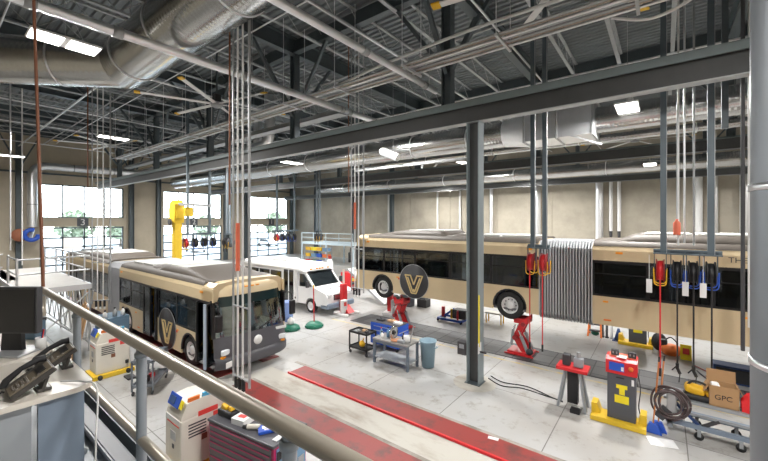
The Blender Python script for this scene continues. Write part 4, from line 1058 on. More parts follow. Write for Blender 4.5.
# ---------------------------------------------------------------- items on the floor behind the raised bus
t = thing('step_stool', 'orange legged step stool under the rear half of the raised bus', 'step stool', (-2.25, 17.3, 0))
for sx in (-1, 1):
    MB().bar((sx*.24, -.2, 0), (sx*.2, -.05, .72), .06, .06).build('leg', 'orange', t); MB().bar((sx*.24, .3, 0), (sx*.2, .08, .72), .06, .06).build('leg', 'orange', t)
for z, y in ((.25, -.1), (.5, -.04), (.72, .02)): MB().box(-.2, .2, y-.1, y+.1, z-.02, z+.02).build('step', 'charcoal', t)
MB().sphere((0, .0, .12), (.15, .12, .1)).build('green_rag', 'green', t)
for k, (x, m, h) in enumerate(((-1.98, 'black', .75), (-1.83, 'black', .8), (-1.66, 'galv_dull', .78))):
    one(MB().lathe([(.001, 0), (.07, 0), (.07, .04), (.045, .06), (.045, h), (.001, h)], (0, 0, 0), 14), 'support_stand', m, 'slim upright stand on the floor right of the orange stool, %s of three' % ('left', 'middle', 'right')[k], 'stand', (x, 17.3, 0), 'upright stands beside the stool')
t = thing('traffic_cone', 'dark blue cone on the floor left of the half hidden console', 'cone', (-1.42, 17.2, 0))
MB().lathe([(.001, .03), (.15, .03), (.04, .48), (.001, .48)], (0, 0, 0), 20).build('cone', 'blue_dk', t); MB().box(-.2, .2, -.2, .2, 0, .03).build('base', 'blue_dk', t)
t = thing('waste_bag', 'black sack on the floor right of the half hidden console', 'sack', (-.12, 16.9, 0))
MB().sphere((0, 0, .3), (.24, .22, .34)).build('sack', 'black', t)
t = thing('pressure_pump', 'orange drum shaped pump on the floor under the raised bus', 'pump', (.22, 16.6, 0))
MB().lathe([(.001, 0), (.24, 0), (.3, .12), (.26, .3), (.1, .36), (.001, .36)], (0, 0, 0), 20).build('tank', 'orange', t)
MB().box(-.3, -.1, -.1, .1, .28, .5, .03).build('motor', 'charcoal', t); MB().tube(curve([(-.2, 0, .45), (0, 0, .6), (.2, 0, .4)]), .02).build('handle', 'black', t)
t = thing('floor_sign', 'small yellow and red folding sign beside the orange pump', 'sign', (.62, 16.3, 0))
for s in (-1, 1): MB().cbox((0, s*.08, .25), (.3, .015, .5), RX(s*.25, 3, 'X')).build('sign_panel', 'yellow_l', t)
MB().cbox((0, -.105, .3), (.18, .01, .2), RX(-.25, 3, 'X')).build('red_symbol', 'label_red', t)
t = thing('equipment_crate', 'dark blue black crate below the rear of the raised bus at far right', 'crate', (1.65, 14.9, 0))
MB().box(-.45, .45, -.25, .25, 0, .5, .02).build('body', 'blue_dk', t); MB().box(-.4, .4, -.27, -.25, .06, .44).build('front_panel', 'black', t)
for k, (pts, m, nm) in enumerate((([(.8, 15.7, .03), (1.1, 15.3, .03), (1.25, 15.4, .03), (1.5, 15.0, .03)], 'red_dark', 'red'), ([(.85, 15.2, .025), (1.05, 14.6, .025), (1.2, 14.6, .025), (1.4, 14.4, .025)], 'black', 'black'))):
    run('air_hose', curve(pts), .02, m, '%s hose snaking on the floor under the rear of the raised bus' % nm, 'hose')
# blue transmission jack and yellow stand below the raised bus
t = thing('transmission_jack', 'blue four-legged jack on casters under the middle of the raised bus', 'jack', (-8.0, 15.7, 0))
for a, b in (((-.6, -.35, .12), (.6, -.35, .12)), ((-.6, .35, .12), (.6, .35, .12)), ((-.6, -.35, .12), (-.6, .35, .12)), ((.6, -.35, .12), (.6, .35, .12)), ((-.5, 0, .14), (.1, 0, .6))): MB().bar(a, b, .09, .09).build('frame_bar', 'blue', t)
for x in (-.6, .6):
    for y in (-.35, .35): MB().lathe([(.001, -.03), (.06, -.03), (.06, .03), (.001, .03)], (x, y, .06), 12, 'y').build('caster', 'black', t)
MB().box(.1, .75, -.25, .25, .2, .62, .03).build('gearbox', 'charcoal', t); MB().rod((-.5, 0, .14), (-.5, 0, .62), .09).build('ram', 'red', t)
MB().rod((.05, -.2, .18), (.05, -.2, .62), .06).build('cylinder', 'yellow', t); MB().rod((.4, -.28, .15), (.4, -.28, .6), .05).build('cylinder', 'red', t)
t = thing('axle_stand', 'low yellow trestle under the raised bus right of the middle column', 'stand', (-6.25, 16.6, 0))
MB().box(-.45, .4, -.2, .2, .44, .5).build('top_board', 'cream', t)
for x in (-.38, .33):
    for y in (-.16, .16): MB().rod((x, y, 0), (x, y, .45), .03).build('leg', 'yellow', t)
# middle column fittings
t = thing('control_box', 'dark switch box fixed to the left side of the middle column', 'switch box', (-4.78, 10.05, .80))
MB().box(-.12, .15, -.14, .1, 0, .38, .015).build('housing', 'charcoal', t); MB().box(-.05, .1, -.155, -.14, .2, .32).build('cover', 'panel_grey', t)
t = thing('notice_plate', 'small white plate fixed to the right side of the middle column', 'plate', (-4.23, 9.98, .95))
MB().box(0, .012, -.1, .12, 0, .3).build('plate', 'paper', t); MB().box(.012, .2, .0, .05, .02, .06).build('hook', 'charcoal', t)
one(MB().box(-.02, .02, -.015, .0, 0, 1.5), 'edge_guard', 'yellow_l', 'yellow vertical strip on the right edge of the middle column', 'edge strip', (-4.22, 9.94, 1.15))
for k, pts in enumerate(([(-4.2, 10.6, .02), (-3.7, 10.35, .02), (-3.2, 10.55, .02), (-2.6, 10.5, .02), (-2.1, 10.45, .02)], [(-4.2, 10.8, .02), (-3.75, 10.6, .02), (-3.1, 10.75, .02), (-2.5, 10.55, .02), (-2.1, 10.4, .02)])):
    run('floor_cable', curve(pts), .014, 'black', 'black cable on the floor between the middle column and the red-topped stand, %s of two' % ('nearer', 'farther')[k], 'cable', 'cables by the middle column')

# ---------------------------------------------------------------- carts, cabinet, bench left of the middle column
def cart(t, w, d, h, m, shelf_z, tray=.07, m2=None):
    m2 = m2 or m
    for z in (shelf_z, h-tray):
        s = MB().box(-w/2, w/2, -d/2, d/2, z, z+.02)
        for a in ((-w/2, w/2, -d/2, -d/2+.015), (-w/2, w/2, d/2-.015, d/2), (-w/2, -w/2+.015, -d/2, d/2), (w/2-.015, w/2, -d/2, d/2)): s.box(a[0], a[1], a[2], a[3], z, z+tray)
        s.build('shelf', m2, t)
    for sx in (-1, 1):
        for sy in (-1, 1):
            MB().box(sx*(w/2-.02)-.02, sx*(w/2-.02)+.02, sy*(d/2-.02)-.02, sy*(d/2-.02)+.02, .12, h-.02).build('leg', m, t)
            c = MB().lathe([(.001, -.02), (.055, -.02), (.06, 0), (.055, .02), (.001, .02)], (sx*(w/2-.04), sy*(d/2-.04), .06), 14, 'y').build('caster', 'charcoal', t)
t = thing('utility_cart', 'black two-shelf tool cart left of the blue cabinet', 'cart', (-8.65, 9.88, 0)); cart(t, .85, .55, .82, 'black', .2)
for k, (x, y, s, m, nm, lab) in enumerate(((-8.85, 9.8, (.16, .2, .05), 'galv_dull', 'wrench_tray', 'small grey tray of tools on the left of the black cart top'), (-8.6, 9.95, (.2, .12, .07), 'bronze_tool', 'tool_box', 'brown tool box in the middle of the black cart top'), (-8.4, 9.82, (.12, .12, .09), 'charcoal', 'socket_case', 'dark socket case on the right of the black cart top'))):
    one(MB().box(-s[0]/2, s[0]/2, -s[1]/2, s[1]/2, 0, s[2], .015).box(-s[0]*.3, s[0]*.3, -.01, .01, s[2], s[2]+.025), nm, m, lab, 'tool', (x, y, .77))
t = thing('yellow_pump', 'small yellow grease pump on the lower shelf of the black cart', 'pump', (-8.65, 9.85, .22)); MB().sphere((0, 0, .12), (.12, .1, .12)).build('body', 'yellow', t); MB().rod((0, 0, .2), (.1, 0, .34), .02).build('spout', 'yellow', t)
t = thing('tool_cabinet', 'bright blue rolling tool cabinet between the black cart and the steel bench', 'tool cabinet', (-8.2, 10.95, 0))
MB().box(-.68, .62, -.35, .35, .14, .94, .02).build('body', 'blue', t)
MB().box(-.66, .60, -.33, .33, .94, .965).build('top_mat', 'mask', t)
for z in (.3, .46, .62, .78):
    d = MB().box(-.62, .56, -.368, -.35, z-.06, z+.08).build('drawer', 'blue', t); MB().box(-.5, .44, -.382, -.368, z+.04, z+.06).build('handle', 'galv_dull', d)
for sx in (-.55, .5):
    for sy in (-.25, .25): MB().lathe([(.001, -.03), (.07, -.03), (.07, .03), (.001, .03)], (sx, sy, .07), 14, 'y').build('caster', 'black', t)
MB().rod((.62, -.3, .7), (.62, .3, .7), .018).build('side_handle', 'galv_dull', t)
for k, (x, y, m, nm, lab) in enumerate(((-8.6, 10.9, 'charcoal', 'tool_case', 'dark tool case on the left end of the blue cabinet top'), (-8.15, 11.0, 'bronze_tool', 'parts_tray', 'brown tray of parts in the middle of the blue cabinet top'), (-7.8, 10.9, 'paper', 'parts_box', 'pale parts box on the right end of the blue cabinet top'))):
    one(MB().box(-.16, .16, -.1, .1, 0, .08, .02).box(-.05, .05, -.012, .012, .08, .11), nm, m, lab, 'tool', (x, y, .967))
t = thing('steel_bench', 'grey steel workbench crowded with tools left of the middle column', 'workbench', (-7.1, 9.78, 0))
MB().box(-.72, .72, -.33, .33, .79, .84, .008).build('bench_top', 'bench_steel', t)
for sx in (-1, 1):
    for sy in (-1, 1): MB().box(sx*.68-.035, sx*.68+.035, sy*.28-.035, sy*.28+.035, 0, .79).build('leg', 'grey_paint', t)
MB().box(-.68, .68, -.3, .3, .2, .23).build('lower_shelf', 'panel_grey', t); MB().box(-.7, .7, -.32, -.29, .7, .79).build('apron', 'grey_paint', t)
# things on the bench
z = .842
t = thing('steel_disc', 'shiny steel disc standing on edge on the steel bench', 'disc', (-7.15, 9.75, z)); MB().lathe([(.06, -.02), (.22, -.02), (.22, .02), (.06, .02), (.06, -.02)], (0, 0, .22), 28, 'x').build('disc', 'chrome', t); MB().lathe([(.03, -.05), (.06, -.05), (.06, .05), (.03, .05), (.03, -.05)], (0, 0, .22), 20, 'x').build('hub', 'black', t)
t = thing('white_bucket', 'white plastic bucket on the right end of the steel bench', 'bucket', (-6.6, 9.72, z)); MB().lathe([(.001, 0), (.09, 0), (.11, .22), (.1, .22), (.085, .02), (.001, .02)], (0, 0, 0), 20).build('pail', 'white', t); MB().tube([(.11*math.cos(a*PI/10), 0, .2+.1*math.sin(a*PI/10)) for a in range(11)], .006, 6).build('handle', 'galv_dull', t)
one(MB().rod((0, 0, .02), (.05, .12, .5), .018), 'pry_bar', 'galv_dull', 'slim steel bar propped up at the right end of the steel bench', 'tool', (-6.55, 9.85, z))
t = thing('shop_rag', 'rumpled orange brown rag in the middle of the steel bench', 'rag', (-6.98, 9.62, z)); MB().sphere((0, 0, .02), (.2, .12, .05)).sphere((.08, .02, .05), (.1, .09, .05)).build('cloth', 'salmon_cloth', t)
for k, (x, y, m, h, lab) in enumerate(((-7.68, 9.75, 'blue_light', .26, 'pale blue spray bottle at the left end of the steel bench'), (-7.55, 9.62, 'white', .18, 'white bottle near the left end of the steel bench'), (-7.42, 9.8, 'blue_light', .3, 'tall blue bottle left of the steel disc on the bench'), (-6.82, 9.85, 'charcoal', .2, 'black can right of the orange rag on the bench'))):
    t = thing('bottle', lab, 'bottle', (x, y, z), 'bottles on the steel bench'); MB().lathe([(.001, 0), (.05, 0), (.055, .03), (.055, h*.7), (.02, h*.85), (.02, h), (.001, h)], (0, 0, 0), 14).build('body', m, t); MB().rod((0, 0, h), (0, 0, h+.04), .025).build('cap', 'red' if k == 0 else 'black', t)
one(MB().box(-.12, .12, -.08, .08, 0, .1, .02).rod((-.12, 0, .05), (-.26, .02, .05), .02), 'impact_wrench', 'panel_grey', 'grey impact wrench lying near the right end of the steel bench', 'tool', (-6.72, 9.58, z))
t = thing('waste_bin', 'grey blue plastic waste bin right of the steel bench', 'waste bin', (-6.12, 10.25, 0))
MB().lathe([(.001, .02), (.20, .02), (.26, .82), (.285, .84), (.285, .88), (.25, .88), (.19, .04), (.001, .04)], (0, 0, 0), 26).build('bin', 'plastic_bin', t)
for s in (-1, 1): MB().tube([(s*.27, -.08, .7), (s*.33, -.06, .7), (s*.33, .06, .7), (s*.27, .08, .7)], .018, 8).build('handle', 'plastic_bin', t)
# green drain bases and blue drum near the minibus
def make_base():
    t = thing('drain_base', '', 'base', (0, 0, 0), 'green bases by the minibus')
    MB().lathe([(.001, 0), (.40, 0), (.42, .05), (.36, .16), (.22, .24), (.001, .26)], (0, 0, 0), 10).build('weighted_base', 'green', t)
    for k in range(5): MB().box(-.05, .05, .28, .42, .05, .12).build('lug', 'green', t).rotation_euler = (0, 0, k*2*PI/5)
    return t
g1 = make_base(); g1.location = (-13.0, 10.05, 0); g1['label'] = 'green weighted base holding a white container, nearest the left bus'
g2 = dup(g1, (-12.5, 10.95, 0), .3, 'green weighted base with a tall red pole, in front of the minibus')
p = MB().rod((0, 0, .25), (-.03, 0, 1.75), .026).build('pole', 'red', g2); MB().rod((-.03, 0, 1.75), (-.03, 0, 1.9), .03).build('pole_tip', 'yellow', p)
t = thing('fluid_jug', 'white translucent jug sitting on the green base nearest the left bus', 'jug', (-13.0, 10.05, .26)); MB().lathe([(.001, 0), (.14, 0), (.15, .18), (.06, .26), (.06, .3), (.001, .3)], (0, 0, 0), 16).build('jug', 'white', t); MB().rod((0, 0, .3), (0, 0, .34), .05).build('cap', 'blue_light', t)
t = thing('blue_drum', 'pale blue waste drum behind the front corner of the left bus', 'drum', (-14.35, 10.85, 0)); MB().lathe([(.001, 0), (.28, 0), (.3, .3), (.31, .8), (.28, .84), (.001, .84)], (0, 0, 0), 22).build('drum', 'drum_blue', t); MB().lathe([(.3, .84), (.32, .86), (.2, .95), (.001, .96)], (0, 0, 0), 22).build('lid', 'drum_blue', t)
# yellow jib
t = thing('jib_crane', 'bright yellow jib crane post with a short arm behind the left bus', 'crane', (-21.7, 8.9, 0))
MB().box(-.2, .2, -.2, .2, 0, 4.9, .04).build('post', 'yellow_b', t)
MB().prism([(-.38, 4.7), (.25, 4.7), (.36, 5.2), (.34, 5.75), (.0, 5.98), (-.35, 5.8), (-.45, 5.4)], 'xz', -.26, .26).build('head', 'yellow_b', t)
MB().box(.3, .42, -.2, .2, 4.95, 5.4).build('trolley', 'yellow_b', t); MB().rod((0, -.34, 4.75), (0, -.42, 4.75), .18, 16).build('pulley', 'charcoal', t)
MB().bar((.3, 0, 5.75), (2.6, .6, 5.62), .16, .14).build('arm', 'galv_dull', t); MB().box(.9, 1.2, -.05, .35, 5.05, 5.55, .04).build('hoist', 'yellow_b', t)
# storage deck and shelves in the back left corner
o = (-29, 28.5, 0)
t = thing('storage_deck', 'pale raised storage platform with guard rails in the far corner', 'platform', o)
MB(o).box(-33, -25, 27, 30, 2.2, 2.42).build('deck', 'deck_blue', t)
for z in (2.95, 3.45): MB(o).rod((-33, 27.05, z), (-25, 27.05, z), .035).build('guard_rail', 'deck_blue', t)
for x in (-33, -31, -29, -27, -25): MB(o).rod((x, 27.05, 2.4), (x, 27.05, 3.5), .035).build('rail_post', 'deck_blue', t)
for x in (-33, -29, -25):
    for y in (27.1, 29.9): MB(o).box(x-.07, x+.07, y-.07, y+.07, 0, 2.2).build('leg', 'deck_blue', t)
o = (-26.5, 23.6, 0)
t = thing('parts_shelf', 'tall steel shelf with coloured bins behind the nose of the minibus', 'shelf', o)
for z in (.1, .7, 1.3, 1.9): MB(o).box(-28, -24.8, 23.3, 23.9, z, z+.04).build('shelf_board', 'panel_grey', t)
for x in (-28, -24.8):
    for y in (23.3, 23.9): MB(o).box(x-.03, x+.03, y-.03, y+.03, 0, 2.4).build('upright', 'panel_grey', t)
cols = ['yellow', 'blue', 'blue', 'yellow', 'red', 'green', 'blue', 'white', 'yellow', 'blue_light', 'blue', 'orange']
nm = {'yellow': 'yellow', 'blue': 'blue', 'red': 'red', 'green': 'green', 'white': 'white', 'blue_light': 'pale blue', 'orange': 'orange'}
rown = ('lowest', 'second', 'third', 'top'); posn = ('left', 'centre left', 'centre right', 'right')
for r, z in enumerate((.14, .74, 1.34, 1.94)):
    for c in range(4):
        m = ['yellow', 'yellow_l', 'yellow', 'blue_light'][c] if r == 3 else cols[(r*4+c) % 12]
        b = MB().box(-.32, .32, -.25, .25, 0, .3, .02).box(-.33, .33, -.27, -.24, .24, .33)
        one(b, 'storage_bin', m, '%s storage bin on the %s board of the parts shelf, %s' % (nm.get(m, 'yellow'), rown[r], posn[c]), 'bin', (-27.6+c*.8, 23.6, z), 'bins on the parts shelf')
t = thing('gas_cylinder', 'tall white gas cylinder with dark red cap right of the minibus', 'gas cylinder', (-19.5, 18.6, 0))
MB().lathe([(.001, 0), (.24, 0), (.25, .05), (.25, 1.75), (.12, 2.0), (.001, 2.02)], (0, 0, 0), 20).build('cylinder', 'white', t); MB().rod((0, 0, 2.0), (0, 0, 2.22), .12, 14).build('cap', 'red_dark', t)
t = thing('tool_trolley', 'red tool trolley with a yellow drawer front right of the white gas cylinder', 'tool trolley', (-17.0, 18.0, 0))
MB().box(-.45, .45, -.35, .35, .12, 1.3, .02).build('body', 'red', t)
for k, zz in enumerate((.25, .5, .75, 1.0)): d = MB().box(.45, .47, -.3, .3, zz, zz+.2).build('drawer', ['red_dark', 'black', 'yellow', 'red'][k], t); MB().box(.47, .49, -.2, .2, zz+.14, zz+.16).build('handle', 'galv_dull', d)
for sx in (-.35, .35):
    for sy in (-.25, .25): MB().lathe([(.001, -.03), (.06, -.03), (.06, .03), (.001, .03)], (sx, sy, .06), 12, 'y').build('caster', 'black', t)
t = thing('loading_ramp', 'slanting pale ramp panel leaning behind the nose of the raised bus', 'ramp', (-14.4, 16.4, 0))
MB().bar((-.9, 0, 1.85), (1.9, 0, .05), .7, .08).build('panel', 'white', t); MB().bar((-.9, -.36, 1.85), (1.9, -.36, .1), .05, .12).build('side_rail', 'galv_dull', t)
for k, (x, y, m, h, lab) in enumerate(((-12.2, 16.6, 'charcoal', .5, 'dark equipment box under the nose of the raised bus, left'), (-11.4, 16.9, 'mask', .7, 'dark equipment box under the nose of the raised bus, middle'), (-10.6, 17.3, 'black', .45, 'dark equipment box under the nose of the raised bus, right'))):
    one(MB().box(-.3, .3, -.25, .25, 0, h, .03).box(-.2, .2, -.2, .2, h, h+.06, .02), 'equipment_box', m, lab, 'box', (x, y, 0), 'boxes under the raised nose')
# ---------------------------------------------------------------- work platform beside the left bus
o = (-19.5, 3.2, 0)
t = thing('work_platform', 'aluminium work platform with guard rails along the rear of the left bus', 'platform', o)
MB(o).box(-24.8, -16.9, 1.95, 3.9, 2.42, 2.47).box(-27, -20.2, .4, 2.4, 2.42, 2.47).build('deck', 'deck_alu', t)
MB(o).box(-24.8, -16.9, 1.91, 1.97, 2.28, 2.55).box(-24.8, -16.9, 3.88, 3.94, 2.28, 2.47).box(-16.93, -16.87, 1.95, 3.9, 2.28, 2.47).box(-27, -20.2, .36, .42, 2.28, 2.55).build('edge_beam', 'alu', t)
for x in (-24.7, -21.4, -18.9, -16.95):
    MB(o).rod((x, 1.97, 0), (x, 1.97, 3.55), .035).build('upright', 'alu', t)
    MB(o).rod((x, 3.88, 0), (x, 3.88, 2.45), .035).build('upright', 'alu', t)
for x in (-26.9, -23.5, -20.3): MB(o).rod((x, .42, 0), (x, .42, 3.55), .035).build('upright', 'alu', t)
for x in (-24.7, -22.3, -20.0, -17.6): MB(o).rod((x, 3.88, 2.45), (x, 3.88, 3.5), .03).build('upright', 'alu', t)
for z in (3.0, 3.5):
    MB(o).rod((-24.7, 3.88, z), (-17.6, 3.88, z), .03).build('guard_rail', 'alu', t)
    MB(o).rod((-20.3, 1.97, z), (-20.3, .42, z), .03).build('guard_rail', 'alu', t)
    MB(o).rod((-26.9, .42, z), (-20.3, .42, z), .03).build('guard_rail', 'alu', t)
    MB(o).rod((-18.9, 1.97, z), (-16.95, 1.97, z), .03).build('guard_rail', 'alu', t)
    MB(o).rod((-16.95, 1.97, z), (-16.95, 3.9, z), .03).build('guard_rail', 'alu', t)
for y in (1.97, 3.88):
    x = -24.7; k = 0
    while x < -17.0:
        MB(o).rod((x, y, .25 if k % 2 else 2.25), (x+1.03, y, 2.25 if k % 2 else .25), .025).build('cross_brace', 'alu', t)
        x += 1.03; k += 1
    x = -24.7; k = 1
    while x < -17.0:
        MB(o).rod((x, y, .25 if k % 2 else 2.25), (x+1.03, y, 2.25 if k % 2 else .25), .02).build('cross_brace', 'alu', t); x += 1.03; k += 1
    MB(o).rod((-24.7, y, .25), (-16.95, y, .25), .025).rod((-24.7, y, 1.2), (-16.95, y, 1.2), .025).build('brace_rail', 'alu', t)
MB(o).rod((-16.95, 1.97, .25), (-16.95, 3.9, 2.2), .025).rod((-16.95, 3.9, .25), (-16.95, 1.97, 2.2), .025).build('cross_brace', 'alu', t)
t = thing('notice_board', 'small white notice board on the platform rail at the left edge', 'board', (-26.4, 5.3, 2.5)); MB().box(-.02, .02, -.4, .4, .7, 1.35).build('board', 'paper', t); MB().rod((-.04, 0, -2.5), (-.04, 0, .9), .03).build('post', 'alu', t)
for k, (x, h) in enumerate(((-16.2, 1.9), (-15.95, 2.0), (-15.7, 1.85))):
    one(MB().bar((0, 0, 0), (.25, .3, h), .16, .04), 'wood_plank', 'cardboard', 'brown plank leaning under the right end of the work platform, %s of three' % ('left', 'middle', 'right')[k], 'plank', (x, 3.2, 0), 'planks under the platform')
# grey blue cabinet with bottles
t = thing('supply_cabinet', 'blue grey steel cabinet with bottles on top beside the left bus bellows', 'cabinet', (-16.25, 4.4, 0))
MB().box(-.5, .5, -.4, .4, .0, 1.3, .02).build('body', 'cab_blue', t); d = MB().box(.5, .515, -.36, .36, .1, 1.2).build('door', 'cab_blue', t); MB().box(.515, .54, -.3, -.27, .6, .8).build('handle', 'galv_dull', d)
for k, (x, y, m, h, n) in enumerate(((.3, -.3, 'white', .22, 'nearest'), (.3, 0, 'galv_dull', .28, 'middle'), (.3, .25, 'white', .25, 'farthest'))):
    b = thing('bottle', 'bottle on top of the blue grey steel cabinet, %s of three' % n, 'bottle', (-16.25+x, 4.4+y, 1.3), 'bottles on the steel cabinet')
    MB().lathe([(.001, 0), (.07, 0), (.07, h*.7), (.03, h*.85), (.03, h), (.001, h)], (0, 0, 0), 14).build('body', m, b); MB().rod((0, 0, h), (0, 0, h+.05), .035).build('cap', 'black', b)
# white dispensing machines
def make_disp():
    t = thing('fluid_machine', '', 'machine', (0, 0, 0), 'white machines on yellow bases')
    # long side faces +x, control end faces -y
    MB().box(-.36, .36, 0, 1.15, .14, 1.12, .03).prism([(0.02, 1.10), (.03, 1.18), (.16, 1.42), (.55, 1.46), (1.12, 1.40), (1.14, 1.10)], 'yz', -.34, .34).build('body', 'cream', t)
    c = MB().cbox((-.05, .075, 1.42), (.46, .03, .24), RX(-.5, 3, 'X'), .01).build('control_panel', 'blue', t)
    MB().cbox((-.1, .055, 1.425), (.22, .02, .14), RX(-.5, 3, 'X')).build('screen', 'screen_blue', c)
    MB().cbox((.24, .08, 1.40), (.1, .03, .16), RX(-.5, 3, 'X')).build('side_sticker', 'yellow_l', c)
    MB().cbox((.34, .32, 1.49), (.03, .28, .09), RX(.35, 3, 'Y')).build('orange_label', 'orange', t)
    MB().cbox((.34, .74, 1.50), (.03, .42, .10), RX(.35, 3, 'Y')).build('blue_label', 'sky_label', t)
    MB().box(.358, .366, .42, .92, 1.10, 1.20).box(.358, .366, .80, 1.12, .96, 1.08).build('red_label', 'label_red', t)
    l = MB()
    for z in (.99, .93, .87, .81, .75): l.box(.358, .365, .18, .62-.1*((z*100) % 3)/3, z-.014, z+.014)
    l.build('printed_lines', 'charcoal', t)
    MB().box(.358, .365, .5, .64, .60, .72).build('small_emblem', 'copper', t)
    MB().box(-.3, .3, -.008, .004, 1.02, 1.12).build('front_label', 'paper', t); MB().box(-.25, .28, -.012, .004, .98, 1.0).build('front_stripe', 'label_red', t)
    MB().box(-.1, .12, -.008, .004, .66, .84).build('front_vent', 'galv_dull', t); MB().box(-.02, .05, -.012, .004, .5, .58).build('latch', 'charcoal', t)
    MB().box(-.44, .46, -.12, 1.3, .0, .14, .02).build('base', 'yellow_b', t)
    for y in (.1, 1.05): MB().lathe([(.001, -.03), (.08, -.03), (.08, .03), (.001, .03)], (.5, y, .08), 12, 'x').build('caster', 'black', t)
    MB().box(.36, .42, .98, 1.1, .3, .42, .02).build('hose_port', 'black', t)
    return t
dm = make_disp(); dm.scale = (.95, .76, .95); dm.location = (-7.40, 2.96, 0); dm['label'] = 'white machine with blue display and red labels, next to the magenta tool chest'
dup(dm, (-13.85, 3.25, 0), 0, 'white machine with red labels on a yellow base beside the blue grey cabinet')
one(MB().box(-.2, .2, -.12, .12, 0, .06, .02), 'foot_pedal', 'charcoal', 'small dark foot pedal on the floor beside the far white machine', 'pedal', (-12.9, 3.95, 0))
# grey cart
t = thing('utility_cart', 'grey two-shelf steel cart below the railing, nearest to the left bus', 'cart', (-11.75, 4.1, 0), None, math.radians(141)); cart(t, 1.15, .55, .95, 'cart_grey', .22, .08)
MB().tube(fillet([(-.57, -.22, .9), (-.72, -.22, 1.02), (-.72, .22, 1.02), (-.57, .22, .9)], .08), .016, 8).build('push_handle', 'cart_grey', t)
for k, (dx, dy, m, s, n, lab) in enumerate(((-.3, .05, 'black', (.3, .2, .16), 'tool_case', 'black tool case at the back of the grey cart lower shelf'), (.1, 0, 'red', (.14, .14, .12), 'tool_case', 'small red case in the middle of the grey cart lower shelf'), (.35, .02, 'galv_dull', (.2, .2, .14), 'tool_case', 'grey case at the front of the grey cart lower shelf'))):
    a = math.radians(141)
    one(MB().box(-s[0]/2, s[0]/2, -s[1]/2, s[1]/2, 0, s[2], .02).box(-.05, .05, -.012, .012, s[2], s[2]+.03), n, m, lab, 'case', (-11.75+dx*math.cos(a)-dy*math.sin(a), 4.1+dx*math.sin(a)+dy*math.cos(a), .241), None, (0, 0, a))
# magenta tool chest
CH = (-6.65, 3.28); CA = math.radians(8)
t = thing('tool_chest', 'grey rolling tool chest with magenta trim and drawers at the bottom of the view', 'tool chest', (CH[0], CH[1], 0), None, CA)
MB().box(0, 1.68, 0, .76, .14, 1.10, .01).build('carcass', 'magenta', t)
MB().box(-.02, 1.70, -.02, .78, 1.10, 1.15, .012).build('top_mat', 'mask', t)
zs = [.18, .36, .52, .66, .78, .88, .97]
for za, zb in zip(zs, zs[1:]+[1.08]):
    for xa, xb in ((.05, 1.63),):
        d = MB().box(xa, xb, -.022, .0, za+.006, zb-.006, .003).build('drawer', 'drawer', t)
        MB().box(xa+.03, xb-.03, -.032, -.02, zb-.024, zb-.014).build('drawer_handle', 'magenta', d)
s = MB().box(1.68, 1.70, .05, .72, .3, 1.06).build('side_panel', 'blue_light', t)
for y, z, m in ((.12, .95, 'black'), (.4, .8, 'paper'), (.6, .6, 'galv_dull'), (.25, .55, 'black'), (.62, .95, 'paper')): MB().box(1.70, 1.715, y-.07, y+.07, z-.07, z+.07).build('side_tool', m, s)
MB().rod((1.74, .12, .95), (1.74, .64, .95), .016).build('push_handle', 'black', s)
for x in (.12, 1.56):
    for y in (.1, .66): MB().lathe([(.001, -.03), (.07, -.03), (.07, .03), (.001, .03)], (x, y, .07), 12, 'y').build('caster', 'black', t)
def on_chest(u, v, z=1.151):
    return (CH[0]+u*math.cos(CA)-v*math.sin(CA), CH[1]+u*math.sin(CA)+v*math.cos(CA), z)
def ch(name, label, cat, u, v, rz=0.0): return thing(name, label, cat, on_chest(u, v), None, CA+rz)
t = ch('tool_tray', 'black caddy with yellow and red grips at the left of the magenta chest top', 'caddy', .24, .30); MB().box(-.2, .2, -.16, .16, 0, .13, .03).build('tray', 'black', t)
MB().cbox((-.06, -.08, .16), (.14, .1, .1), RX(.3, 3, 'Y'), .02).cbox((.1, -.06, .15), (.07, .12, .12), None, .02).build('yellow_grip', 'yellow', t); MB().cbox((0, .1, .22), (.2, .07, .18), RX(.6, 3, 'Y'), .02).build('red_grip', 'red', t); MB().rod((-.18, .1, .1), (-.28, .15, .4), .02).rod((.15, .12, .1), (.1, .15, .34), .03).build('handle', 'black', t)
t = ch('white_carton', 'small white box with red print on the magenta chest top', 'box', .66, .22, .1); MB().box(-.15, .15, -.13, .13, 0, .11, .005).build('box', 'paper', t); MB().box(-.08, .08, -.05, .04, .11, .112).build('print', 'label_red', t)
t = ch('glove_pack', 'blue glove package near the right front of the magenta chest top', 'package', 1.27, .30, .9); MB().box(-.2, .2, -.12, .12, 0, .055, .01).build('pack', 'blue', t); MB().box(-.13, .1, -.03, .05, .055, .057).box(-.1, .02, -.08, -.05, .055, .057).build('print', 'paper', t)
t = ch('tube_bottle', 'white squeeze bottle lying between white box and blue package on the chest', 'bottle', 1.02, .17, .5); MB().rod((-.12, 0, .045), (.1, 0, .045), .043, 14).build('tube', 'cream', t); MB().rod((-.2, 0, .045), (-.12, 0, .045), .03).build('cap', 'black', t)
t = ch('scraper', 'black handled scraper lying left of the squeeze bottle on the chest', 'tool', .92, .22, .6); MB().box(-.14, .04, -.02, .02, 0, .035, .01).build('handle', 'black', t); MB().box(.04, .12, -.035, .035, .005, .012).build('blade', 'galv_dull', t)
t = ch('spray_bottle', 'white spray bottle standing behind the white box on the chest', 'bottle', .86, .46); MB().lathe([(.001, 0), (.045, 0), (.05, .1), (.02, .16), (.02, .2), (.001, .2)], (0, 0, 0), 14).build('body', 'paper', t); MB().box(-.06, .03, -.018, .018, .2, .25).build('trigger', 'red', t)
